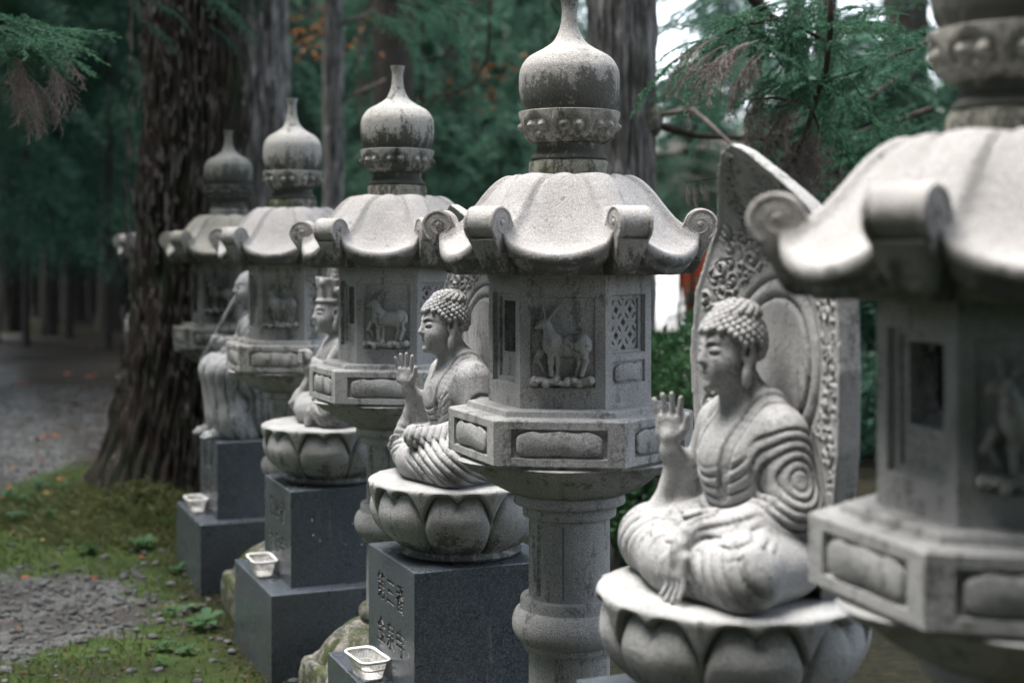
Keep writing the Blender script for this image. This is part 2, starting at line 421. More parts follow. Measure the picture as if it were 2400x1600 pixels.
lit = np.maximum(lit, .85*(smoothstep(8.9, 10.0, Y)*smoothstep(-2.6, -1.8, X)))
gl = gm.attributes.new('litter', 'FLOAT', 'POINT'); gl.data.foreach_set('value', lit.ravel().astype(np.float32))
tag(obj('ground', gm, M['ground']), 'mossy forest ground with earth and gravel', None, None, 'structure')

# the wooded hill that closes the view behind the forest
def hill():
    az = np.radians(np.linspace(-75, 75, 120)); r = np.linspace(62, 140, 26); V = []
    for a in az:
        dg = math.degrees(a)
        top = 26 if dg < 1 else 26-20*min(1, (dg-1)/5)
        top = top if dg < 14 else 9
        for q in r:
            f = min(1, (q-62)/60); z = top*(f*f*(3-2*f))+1.3*mnoise.noise((math.sin(a)*q*.09, math.cos(a)*q*.09, 2))-1.5
            V.append((math.sin(a)*q, math.cos(a)*q, z))
    n = len(r); i = np.arange(len(az)*n).reshape(len(az), n)
    F = np.stack([i[:-1, :-1], i[:-1, 1:], i[1:, 1:], i[1:, :-1]], -1).reshape(-1, 4)
    return mesh_np('hillside', V, F[:, ::-1])
M['hill'] = plain('wooded_hillside', (.022, .05, .032), .95, .05, .5, .4)
tag(obj('hillside', hill(), M['hill']), 'dark wooded hillside behind the forest', None, None, 'structure')

# ------------------------------------------------------------------ stone lanterns
HX = lambda k: PI/6+k*PI/3           # corner directions of the hexagon (faces point along local 0, 60 ...)
def hexloop(R, z): return [(R*math.cos(HX(k)), R*math.sin(HX(k)), z) for k in range(6)]

def finial_mesh():
    keys = [(.0, 1.884), (.104, 1.884), (.110, 1.889), (.119, 1.908), (.1235, 1.93), (.125, 1.952), (.1235, 1.981), (.117, 2.0), (.100, 2.021), (.066, 2.040),
            (.041, 2.058), (.028, 2.08), (.0215, 2.102), (.0185, 2.13), (.0195, 2.15), (.024, 2.166), (.0245, 2.171), (0.0, 2.171)]
    p = keys[:2]+spline(keys[1:-1], 60)[1:]+keys[-1:]
    b = MB(); b.lathe([(max(r, .0004), z) for r, z in p], 64); return b.mesh('finial', True, 50)

def cup_mesh():
    """lotus ring under the finial: eight broad petals, each with a pair of beads"""
    n, prof = 192, spline([(.088, 1.806), (.104, 1.815), (.118, 1.829), (.1245, 1.846), (.126, 1.864), (.1262, 1.878), (.124, 1.8835), (.10, 1.8845)], 34)
    L = []
    for r, z in prof:
        loop = []
        for q in range(n):
            a = 2*PI*q/n; ps = ((a/(PI/4)) % 1)-.5; zz = (z-1.806)/.078
            d = 0.
            edge = .5*(1-((zz-.05)/.95)**2*.25) if zz > 0 else .5
            top = .80-.9*abs(ps)**2.6*2.2+.05*math.cos(ps*4*PI)
            inside = 1/(1+math.exp(-(top-zz)*28))/(1+math.exp(-(edge*.88-abs(ps))*70))
            d -= .0105*inside*(1 if .2 < zz < .97 else 0)*min(1, max(0, (zz-.2)/.15))
            for s in (-.2, .2):
                g = ((ps-s)*.098)**2+((zz-.50)*.078)**2; d += .0165*math.exp(-g/.00012)
            d -= .003*math.exp(-((abs(ps)-.5)*.1/.0022)**2)*min(1, max(0, (1-zz)/.2))
            loop.append(((r+d)*math.cos(a), (r+d)*math.sin(a), z))
        L.append(loop)
    b = MB(); b.loops(L); return b.mesh('lotus_cup')

def neck_mesh():
    """six-sided waisted neck with a rolled lip"""
    L = []; n = 96
    for r, z in [(.086, 1.764), (.094, 1.765), (.0965, 1.769), (.0945, 1.774), (.088, 1.780), (.083, 1.790), (.0815, 1.80), (.085, 1.809)]:
        L.append([(r*(1+.03*math.cos(6*2*PI*q/n))*math.cos(2*PI*q/n), r*(1+.03*math.cos(6*2*PI*q/n))*math.sin(2*PI*q/n), z) for q in range(n)])
    b = MB(); b.loops(L); return b.mesh('neck')

def collar_mesh():
    L = []; n = 96
    for r, z in [(.098, 1.716), (.1, 1.72), (.1005, 1.745), (.099, 1.758), (.094, 1.7635)]:
        L.append([((r+.002*mnoise.noise((q*.4, z*90, 3)))*math.cos(2*PI*q/n), (r+.002*mnoise.noise((q*.4, z*90, 5)))*math.sin(2*PI*q/n), z) for q in range(n)])
    b = MB(); b.loops(L); return b.mesh('collar')

def roof_mesh():
    xs = [.05, .095, .12, .14, .155, .17, .185, .2, .215, .23, .245, .26, .275, .29, .31]
    zp = [1.724, 1.727, 1.727, 1.723, 1.715, 1.700, 1.679, 1.657, 1.632, 1.607, 1.585, 1.567, 1.553, 1.543, 1.534]
    zr = [1.724, 1.728, 1.730, 1.730, 1.7275, 1.721, 1.711, 1.697, 1.680, 1.660, 1.641, 1.624, 1.615, 1.611, 1.606]
    per = 48; n = 6*per; nr = 56; cols = []
    for q in range(n):
        a = 2*PI*q/n; ps = ((a+PI/6) % (PI/3))-PI/6; ca = math.cos(ps)
        # outer rim of the panel: a bowed lip between the two scrolls
        xl = .282; y = xl*math.tan(ps)
        rim = (xl+.030*(1-(y/.15)**2))/ca
        col = []
        for i in range(nr):
            r = .05+(rim-.05)*i/(nr-1); x = r*ca; y = r*math.sin(ps)
            dl = r*math.sin(PI/6-abs(ps))                       # distance from the ridge line
            hw = .043+.014*float(smoothstep(.16, .12, r))
            pz = np.interp(x, xs, zp)+.042*(y/.15)**2*float(smoothstep(.18, .29, x))
            # each panel bulges between its two grooves
            pz += .005*math.cos(min(1, abs(y)/max(.02, x*.577-.03))*PI/2)*float(smoothstep(.1, .15, x))*float(smoothstep(.30, .22, x))
            rz = np.interp(r, xs, zr)+.0065*math.cos(min(1, dl/hw)*PI/2)*float(smoothstep(.12, .16, r))*float(smoothstep(.29, .25, r))-.006
            w = float(smoothstep(hw+.010, hw-.008, dl))
            z = pz*(1-w)+rz*w - .0085*math.exp(-((dl-hw)/.0042)**2)*float(smoothstep(.09, .13, r))
            if r < .11: z -= 0.0
            col.append((r, z))
        r0, z0 = col[-1]
        low = -.004*abs(ps)/(PI/6)
        for dr, dz in [(.0035, -.004), (.005, -.010), (.0045, -.020), (.001, -.028), (-.008, -.031), (-.011, -.034), (-.0105, -.044), (-.016, -.050)]:
            col.append((r0+dr, z0+dz))
        zb = col[-1][1]
        for s in (.25, .6, 1): col.append((r0-.016-(r0-.19)*s*.8, zb+(1.484-zb)*s))
        col.append((.05, 1.484)); cols.append([(r*math.cos(a), r*math.sin(a), z) for r, z in col])
    m = len(cols[0]); V = [p for c in cols for p in c]; F = []
    for q in range(n):
        k = (q+1) % n
        for i in range(m-1): F.append([q*m+i, q*m+i+1, k*m+i+1, k*m+i])
    F = [f[::-1] for f in F]
    F.append([q*m for q in range(n)]); F.append([q*m+m-1 for q in range(n)][::-1])
    me = mesh_np('roof', V, F); me.set_sharp_from_angle(angle=math.radians(55)); return me

def scroll_mesh():
    """curled eave corner; local x outwards, y along the roll"""
    c = (.322, 1.606); R = .039; b = MB()
    prof = [(.245, 1.640), (.262, 1.624), (.275, 1.617)]
    prof = [(.262, 1.590), (.276, 1.600)]
    for i in range(22):
        a = math.radians(165-i*11); prof.append((c[0]+R*math.cos(a), c[1]+R*math.sin(a)))
    prof += [(.350, 1.566), (.338, 1.548), (.328, 1.53), (.322, 1.510), (.314, 1.496), (.30, 1.486), (.24, 1.486)]
    n = len(prof)
    for hw, in ((.040,),):
        L = []
        for y, sc in ((-hw, .94), (-hw+.004, 1), (-.016, .985), (.016, .985), (hw-.004, 1), (hw, .94)):
            cx, cz = .30, 1.57; L.append([(cx+(x-cx)*sc, y*(.66+.34*float(smoothstep(1.50, 1.568, z))), cz+(z-cz)*sc) for x, z in prof])
        b.loops(L)
    # raised spiral on both ends
    for s in (-1, 1):
        pts = []; rad = []
        for i in range(44):
            u = i/43; a = math.radians(-60)+u*2*PI*1.75; r = .036*(1-u)+.006
            pts.append((c[0]+r*math.cos(-a), s*.0375, c[1]-r*math.sin(-a))); rad.append(.0052*(1-.35*u))
        b.tube(pts, rad, 6)
        b.add(*ball((c[0], s*.0375, c[1]), (.009, .006, .009)))
    return b.mesh('scroll', True, 48)

def ball(c, r, nu=10, nv=7):
    V = [(c[0], c[1], c[2]-r[2])]; F = []
    for j in range(1, nv):
        t = -PI/2+PI*j/nv
        for i in range(nu): V.append((c[0]+r[0]*math.cos(t)*math.cos(2*PI*i/nu), c[1]+r[1]*math.cos(t)*math.sin(2*PI*i/nu), c[2]+r[2]*math.sin(t)))
    V.append((c[0], c[1], c[2]+r[2])); T = len(V)-1
    for i in range(nu):
        k = (i+1) % nu; F.append([0, 1+k, 1+i]); F.append([T, 1+(nv-2)*nu+i, 1+(nv-2)*nu+k])
        for j in range(nv-2): F.append([1+j*nu+i, 1+j*nu+k, 1+(j+1)*nu+k, 1+(j+1)*nu+i])
    return V, F

FB_R = .202; FB_A = FB_R*math.cos(PI/6); FB0, FB1 = 1.168, 1.486
def face_pt(k, u, v, d, ap=FB_A, z0=FB0):
    """point on hexagon face k: u across, v up, d out of the wall"""
    a = k*PI/3; n = (math.cos(a), math.sin(a)); t = (-math.sin(a), math.cos(a)); return (n[0]*(ap+d)+t[0]*u, n[1]*(ap+d)+t[1]*u, z0+v)
def rect(k, u, v0, v1, d, **q): return [face_pt(k, x, y, d, **q) for x, y in ((-u, v0), (u, v0), (u, v1), (-u, v1))]
def firebox_mesh():
    b = MB(); H = FB1-FB0; hu = FB_R/2
    for k in range(6):
        full = rect(k, hu, 0, H, 0)
        if k % 3 == 0:      # open window in a sunk frame
            b.loops([full, rect(k, .073, .055, .272, 0), rect(k, .071, .057, .270, -.012), rect(k, .058, .066, .262, -.012), rect(k, .056, .068, .260, -.019),
                     rect(k, .043, .128, .252, -.019), rect(k, .043, .128, .252, -.05), rect(k, .07, .0, H, -.051)], False, False)
        elif k % 3 == 1:    # sunk picture panel
            b.loops([full, rect(k, .077, .050, .264, 0), rect(k, .075, .052, .262, -.006)], False, True)
        else:               # lattice opening and small panel
            b.loops([[face_pt(k, x, y, 0) for x, y in ((-hu, .118), (hu, .118), (hu, H), (-hu, H))], rect(k, .074, .128, .268, 0), rect(k, .072, .130, .266, -.012), rect(k, .060, .136, .258, -.012), rect(k, .060, .136, .258, -.05), rect(k, .07, .0, H, -.051)], False, False)
            b.loops([[face_pt(k, x, y, 0) for x, y in ((-hu, 0), (hu, 0), (hu, .118), (-hu, .118))], rect(k, .072, .055, .110, 0), rect(k, .070, .057, .108, -.006)], False, True)
    b.loops([hexloop(FB_R-.06, FB0+.001), hexloop(FB_R-.001, FB0)], True, False)
    b.loops([hexloop(FB_R-.001, FB1-.001), hexloop(FB_R-.06, FB1-.002)], False, True)
    return b.mesh('fire_box', False)

def lattice_mesh():
    v = Vol((-.064, -.008, .130), (.064, .008, .264), .0016)
    g = .062
    for i in range(-2, 3):
        for j in range(-1, 4):
            for ox, oz in ((0, 0), (g/2, g/2)):
                cx, cz = i*g+ox-.0, .137+j*g+oz+.002
                def f(x, y, z, cx=cx, cz=cz):
                    q = np.sqrt((x-cx)**2+(z-cz)**2)-g/2
                    return np.maximum(np.abs(q)-.0062, np.abs(y)-.0055)+0*x
                R = g*.6; v.put(f, (cx-R, -.006, cz-R), (cx+R, .006, cz+R), .0015)
    x, y, z = v.grid(v.sl(v.lo, v.lo+9, 0)); v.D = np.maximum(v.D, np.maximum(np.abs(x)-.0605, np.abs(z-.197)-.0615)+0*y)
    return v.mesh('lattice')

def deer_mesh():
    """relief of a standing deer on a rock; x = across, z = up, y = out of the wall"""
    v = Vol((-.078, -.004, .046), (.078, .045, .262), .0018)
    E = v.ell; k = .006
    E((.012, .006, .150), (.046, .016, .025), k); E((.044, .006, .153), (.025, .016, .028), k); E((-.022, .007, .155), (.025, .017, .029), k)
    v.cap((-.026, .008, .162), (-.034, .008, .190), .018, .012, k); E((-.043, .009, .200), (.018, .009, .011), k); v.cap((-.053, .009, .197), (-.062, .009, .192), .006, .004, k)
    v.cap((-.036, .008, .206), (-.020, .008, .230), .0045, .003, .003); v.cap((-.040, .008, .208), (-.046, .008, .238), .0042, .003, .003); v.cap((-.020, .008, .230), (-.004, .008, .246), .0038, .0025, .003); v.cap((-.028, .008, .218), (-.010, .008, .222), .0035, .0025, .003)
    for a, bb, c in (((-.026, .008, .145), (-.028, .008, .112), (-.026, .008, .082)), ((-.014, .005, .142), (-.012, .004, .11), (-.013, .004, .082)),
                     ((.046, .008, .145), (.056, .008, .115), (.046, .008, .082)), ((.034, .005, .14), (.040, .004, .112), (.032, .004, .082))):
        v.cap(a, bb, .010, .006, k); v.cap(bb, c, .006, .0055, k)
    v.cap((.060, .006, .162), (.066, .006, .142), .005, .004, k)
    v.cap((-.052, .004, .135), (-.066, .004, .110), .009, .005, k); v.cap((-.056, .004, .112), (-.044, .004, .090), .005, .004, k)
    for i in range(11):
        x = -.066+i*.0132; E((x, .006, .066+.004*math.sin(i*2.1)), (.011, .016+.005*math.sin(i*1.3), .010+.003*math.cos(i*3)), .003)
    me = v.mesh('deer_relief'); me.transform(Matrix.Scale(1.75, 4, (0, 1, 0))); me.transform(Matrix.Scale(-1, 4, (1, 0, 0))); me.flip_normals(); return me

def cartouche(ap, z0, hu, v0, v1, k, d):
    """raised cloud-edged tablet on a face"""
    n = 44; out = []
    for i in range(n):
        a = 2*PI*i/n; c, s = math.cos(a), math.sin(a); e = .42
        x = math.copysign(abs(c)**e, c); y = math.copysign(abs(s)**e, s)
        if y > .4: y += .13*math.cos(x*3*PI)*(1-abs(x)**4)-.07
        if y < -.4: y += .20*math.exp(-(x/.45)**2)
        out.append((x*hu, (v0+v1)/2+y*(v1-v0)/2))
    b = []
    for ins, dd in ((1, -.001), (1, d*.6), (.975, d*.9), (.93, d)):
        b.append([face_pt(k, x*ins, (v0+v1)/2+(y-(v0+v1)/2)*ins, dd-d*0, ap=ap, z0=z0) for x, y in out])
    return b

PL_R = .304; PL_A = PL_R*math.cos(PI/6); PL0, PL1 = 1.046, 1.148
def platform_mesh():
    b = MB(); H = PL1-PL0; hu = PL_R/2; q = dict(ap=PL_A, z0=PL0)
    for k in range(6):
        b.loops([rect(k, hu, 0, H, 0, **q), rect(k, hu-.040, .017, H-.017, 0, **q), rect(k, hu-.042, .019, H-.019, -.011, **q)], False, True)
    b.loops([hexloop(PL_R, PL1), hexloop(PL_R-.004, PL1+.004), hexloop(.262, PL1+.005), hexloop(.258, PL1+.006), hexloop(.256, FB0-.002), hexloop(.250, FB0+.001), hexloop(.15, FB0+.0015)], False, True)
    b.loops([hexloop(.20, PL0-.012), hexloop(.285, PL0-.010), hexloop(.292, PL0-.002), hexloop(PL_R, PL0)], True, False)
    return b.mesh('platform', False)
def tablets_mesh():
    out = []
    for k in range(6):
        b = MB(); L = cartouche(PL_A-.011, PL0, PL_R/2-.052, .021, PL1-PL0-.022, k, .011); b.loops(L, False, True); out.append(b.mesh('tablet', True, 50))
    return out
def small_tablet_mesh(k):
    b = MB(); L = cartouche(FB_A-.006, FB0, .060, .060, .104, k, .008); b.loops(L, False, True); return b.mesh('small_tablet', True, 50)

def capital_mesh():
    """lotus bowl under the platform: broad hanging petals"""
    n = 192; L = []
    prof = spline([(.262, 1.036), (.258, 1.030), (.248, 1.022), (.225, 1.0), (.195, .975), (.165, .957), (.140, .948)], 26)
    for i, (r, z) in enumerate(prof):
        loop = []; zz = (z-.948)/.088
        for q in range(n):
            a = 2*PI*q/n; ps = ((a/(PI/3)) % 1)-.5
            lip = .80+.16*math.cos(ps*2*PI)-.05*math.cos(ps*6*PI)
            d = .012*(zz > lip)-.010*math.exp(-((abs(ps)-.5)*.24/.008)**2)*(zz < .9)
            hexr = 1+.045*math.cos(6*a+PI*0)*zz
            loop.append(((r*hexr+d)*math.cos(a), (r*hexr+d)*math.sin(a), z))
        L.append(loop)
    b = MB(); b.loops(L, True, False); b.lathe(spline([(.15, .950), (.139, .947), (.137, .940), (.139, .925), (.134, .919), (.118, .915), (.116, .893), (.112, .889), (.09, .888)], 30), 64); return b.mesh('capital', True, 45)
def shaft_mesh():
    b = MB(); p = [(.1005, .892), (.1005, .692), (.119, .690), (.1215, .684), (.1215, .668)]
    p += spline([(.122, .664), (.133, .656), (.1405, .638), (.142, .62), (.137, .60), (.124, .583), (.116, .578)], 22)
    p += [(.116, .568), (.113, .562), (.103, .560), (.1005, .556), (.1005, .345)]
    b.lathe(p, 72); return b.mesh('shaft', True, 40)
def foot_mesh():
    n = 160; L = []
    for r, z in spline([(.100, .35), (.118, .345), (.126, .33), (.124, .31), (.112, .298), (.13, .292), (.17, .272), (.215, .235), (.25, .185), (.262, .15), (.255, .12)], 40):
        loop = []
        for q in range(n):
            a = 2*PI*q/n; ps = ((a/(PI/5)) % 1)-.5; w = min(1, max(0, (r-.13)/.05)) if z < .292 else 0
            d = w*(.016*math.cos(ps*PI)-.012-.016*math.exp(-((abs(ps)-.5)*.16/.007)**2)+.010*math.exp(-(abs(ps)*.16/.03)**2)); loop.append(((r+d)*math.cos(a), (r+d)*math.sin(a), z))
        L.append(loop)
    b = MB(); b.loops(L); return b.mesh('lotus_foot')
def block_mesh():
    b = MB(); L = []
    n = 72
    for s, z in ((1.0, -.12), (1.0, .0), (1.02, .05), (1.0, .10), (1.0, .145), (.97, .158), (.80, .16), (.4, .162)):
        loop = []
        for q in range(n):
            a = 2*PI*q/n; ps = ((a+PI/6) % (PI/3))-PI/6; r = .285/math.cos(ps)*s
            r += .018*mnoise.noise((math.cos(a)*9, math.sin(a)*9, z*22)); loop.append((r*math.cos(a), r*math.sin(a), z+.006*mnoise.noise((q*.5, s*9, z*30))))
        L.append(loop)
    b.loops(L); return b.mesh('foot_block', True, 60)

def text_mesh(body, size, depth=.0, res=2, bold=0):
    c = bpy.data.curves.new('glyphs', 'FONT'); c.body = body; c.size = size; c.extrude = depth; c.offset = bold; c.resolution_u = res; c.align_x = 'CENTER'; c.align_y = 'CENTER'
    o = bpy.data.objects.new('glyphs', c); COL.objects.link(o); dg = bpy.context.evaluated_depsgraph_get(); dg.update()
    me = bpy.data.meshes.new_from_object(o.evaluated_get(dg)); bpy.data.objects.remove(o); bpy.data.curves.remove(c); me.name = 'inscription'; return me

def shaft_text():
    """narrow incised column of characters and the edge of the dressed strip, flat dark sheets laid round the shaft"""
    V = []; F = []
    def lay(ch, ang, z, sz):
        me = text_mesh(ch, sz, 0, 1); b = len(V)
        for v in me.vertices:
            a = ang+v.co.x/.1; V.append((.1009*math.cos(a), .1009*math.sin(a), z+v.co.y))
        for p in me.polygons: F.append([i+b for i in p.vertices])
        bpy.data.meshes.remove(me)
    for i, ch in enumerate('中大阪上根町人久行宿有信'): lay(ch, math.radians(18), .868-i*.0145, .016)
    for i, ch in enumerate('上施高下世'): lay(ch, math.radians(5), .860-i*.020, .013)
    return mesh_np('inscription', V, F, False)

def groove_shade_mesh():  # flat dark strip painting the shade of a groove
    b = MB(); r = .1008
    a = math.radians(56); b.add([(r*math.cos(a), r*math.sin(a), .70), (r*math.cos(a+.022), r*math.sin(a+.022), .70), (r*math.cos(a+.022), r*math.sin(a+.022), .875), (r*math.cos(a), r*math.sin(a), .875)], [[0, 1, 2, 3]])
    return b.mesh('groove', False)
M['cut_shade'] = plain('cut_shade_lines', (.07, .072, .068), .95, .05, .3)  # dark colour paints the shade of cuts; glyphs and strip lie flat

LANTERN_GROUP = 'stone lanterns standing in a row'
def make_lantern():
    t = thing('stone_lantern', 'x', 'stone lantern', (0, 0, 0), ROWROT, LANTERN_GROUP)
    obj('finial', finial_mesh(), M['finial'], t); obj('lotus_cup', cup_mesh(), M['cup'], t)
    obj('neck', neck_mesh(), M['cup'], t); obj('collar', collar_mesh(), M['collar'], t)
    rf = obj('roof', roof_mesh(), M['roof'], t); sm = scroll_mesh()
    for k in range(6): obj('scroll', sm, M['scroll'], rf, rot=(0, 0, HX(k)))
    fb = obj('fire_box', firebox_mesh(), M['lantern'], t)
    dm, lm = deer_mesh(), lattice_mesh()
    for k in (1, 4): 
        a = k*PI/3; obj('deer_relief', dm, M['relief'], fb, loc=((FB_A-.008)*math.cos(a), (FB_A-.008)*math.sin(a), FB0), rot=(0, 0, a-PI/2))
    for k in (2, 5):
        a = k*PI/3; obj('lattice', lm, M['lantern'], fb, loc=((FB_A-.022)*math.cos(a), (FB_A-.022)*math.sin(a), FB0), rot=(0, 0, a-PI/2))
        obj('small_tablet', small_tablet_mesh(k), M['lantern'], fb)
    pl = obj('platform', platform_mesh(), M['lantern'], t)
    for me in tablets_mesh(): obj('tablet', me, M['lantern'], pl)
    obj('capital', capital_mesh(), M['lantern'], t)
    sh = obj('shaft', shaft_mesh(), M['lantern'], t)
    tag(obj('inscription', shaft_text(), M['cut_shade'], sh), kind='thing'); obj('groove', groove_shade_mesh(), M['cut_shade'], sh)
    obj('lotus_foot', foot_mesh(), M['base'], t); obj('foot_block', block_mesh(), M['base'], t)
    return t
LANTERNS = [((.756, 2.12), 'nearest and largest stone lantern, overlapping the big leaf-shaped slab of a buddha'),
            ((.142, 3.5), 'sharp stone lantern with lichen-grey onion finial, between the two buddhas with raised hands'),
            ((-.395, 4.795), 'pale stone lantern between the curly-haired buddha and the crowned statue'),
            ((-.932, 6.09), 'stone lantern with slim long finial neck, between the crowned statue and the bald monk'),
            ((-1.469, 7.385), 'grey weathered stone lantern beyond the bald monk, against the huge cedar trunk'),
            ((-2.085, 8.66), 'stone lantern mostly hidden behind the huge cedar trunk, one eave scroll showing')]
lan0 = make_lantern()
lanterns = [lan0]
for i in range(1, 6): lanterns.append(copy_tree(lan0))
for o, ((x, y), lab) in zip(lanterns, LANTERNS): o.location = (x, y, 0); o['label'] = lab
for ch in lanterns[3].children:
    if ch.name.startswith('finial'): ch.scale = (1, 1, 1.09); ch.location.z = -.17

lanterns[0].location.z = -.014; lanterns[0].rotation_euler.z = ROWROT-math.radians(4.5)
for ch in lanterns[0].children:
    if ch.name.startswith('roof'): ch.scale = (1.09, 1.09, 1)

# no two lanterns were carved or are coloured quite alike
M['darker'] = stone('darker_lantern_granite', (.21, .215, .195), (.13, .135, .12), .75, speck=.4, crev=0)  # darker, greener and more heavily stained granite for the fifth lantern
M['darker_roof'] = stone('darker_roof_granite', (.30, .29, .25), (.19, .19, .16), .55, zband=(1.515, 1.55))
M['darker_finial'] = stone('darker_finial_granite', (.20, .205, .185), (.12, .125, .11), .8, zband=(1.88, 2.02))
def remat(o, table):
    for ch in o.children_recursive:
        if ch.data and ch.data.materials:
            m = ch.data.materials[0]
            for k, v in table.items():
                if m == M[k]: ch.material_slots[0].link = 'OBJECT'; ch.material_slots[0].material = M[v]
remat(lanterns[4], dict(lantern='darker', roof='darker_roof', finial='darker_finial', cup='darker_finial', collar='darker', scroll='darker_roof', relief='darker'))
M['pale'] = stone('pale_lantern_granite', (.40, .395, .375), (.30, .295, .28), .45, speck=.5, crev=0)
M['stained_cup'] = stone('stained_cup_granite', (.33, .33, .305), (.19, .195, .175), .95, zband=(1.74, 1.90))
M['stained_finial'] = stone('stained_finial_granite', (.40, .39, .36), (.30, .295, .275), .9, zband=(1.86, 1.985), streak=.15)
remat(lanterns[2], dict(cup='stained_cup', finial='stained_finial', scroll='stained_scroll') if 'stained_scroll' in M else dict(cup='stained_cup', finial='stained_finial'))
remat(lanterns[3], dict(cup='stained_cup', finial='stained_finial', lantern='pale'))
for o, a, tx, ty in zip(lanterns[2:], (.022, -.018, .03, -.02), (.008, -.006, .010, 0), (-.006, .009, .004, 0)): o.rotation_euler = (tx, ty, ROWROT+a)
# ------------------------------------------------------------------ statues
def lotus_mesh():
    """lotus seat, eight broad undercut petals with a double-curved upper edge; base at z=0, top at .222"""
    n = 8*56; L = []
    prof = spline([(.165, 0), (.172, .004), (.178, .012), (.168, .020), (.174, .028), (.205, .05), (.236, .085), (.254, .125), (.261, .160), (.266, .188), (.2685, .205), (.266, .214), (.256, .219), (.235, .2215)], 136)
    for r, z in prof:
        loop = []; zz = max(0., (z-.025)/.195)
        for q in range(n):
            a = 2*PI*q/n; ps = ((a/(PI/4)) % 1)-.5; ax = abs(ps)*2
            top = .91-.40*max(0, ax-.52)**2/(.48**2)-.085*math.exp(-(ps/.07)**2)
            half = .487-.02*(1-zz)
            ins = 1/(1+math.exp(-(top-zz)*85))*1/(1+math.exp(-(half-abs(ps))*90))
            d = 0
            if zz > 0:
                # petal face is scooped under its rim, then bulges
                d += ins*(-.033*math.exp(-max(0, top-zz)/.10)+.010*math.cos(ps*PI)*math.sin(min(1, zz/.75)*PI))
                d += (1-ins)*.006*math.exp(-((abs(ps)-.5)/.03)**2)*smoothstep(.3, .7, zz)
                d -= .013*math.exp(-((abs(ps)-.5)*.2/.006)**2)*max(0, 1-zz)**.6
            loop.append(((r+d)*math.cos(a), (r+d)*math.sin(a), z))
        L.append(loop)
    b = MB(); b.loops(L); return b.mesh('lotus_seat')

def hand_open(v, w, up, side, palm, s=1., thumb=1, curl=.0):
    """an open hand: w wrist point, up finger direction, side across the palm (towards the thumb), palm normal"""
    w, up, side, palm = Vector(w), Vector(up).normalized(), Vector(side).normalized(), Vector(palm).normalized()
    c = w+up*.030*s
    v.cap(w-up*.005*s, w+up*.02*s, .0165*s, .019*s, .008)
    for q in (-.022, -.0075, .0075, .022): v.cap(c+side*q*s-up*.012*s, c+side*q*s+up*.022*s, .0125*s, .0105*s, .008)
    for q, ln, sp in ((-.0255, .038, -.30), (-.0085, .048, -.10), (.0085, .051, .08), (.0255, .044, .26)):
        b = c+side*q*s+up*.024*s; d = (up+side*sp*.7).normalized()
        m = b+d*ln*.5*s+palm*.002*s; e = b+d*ln*s+palm*(.004+curl*ln)*s
        v.cap(b, m, .0074*s, .0070*s, .001); v.cap(m, e, .0070*s, .0058*s, .001)
    t0 = c+side*.024*s-up*.014*s; t1 = c+side*.044*s*thumb+up*.004*s+palm*.010*s; t2 = t1+up*.028*s+side*.008*s+palm*.004*s
    v.cap(t0, t1, .0115*s, .0092*s, .006); v.cap(t1, t2, .0092*s, .0068*s, .002)

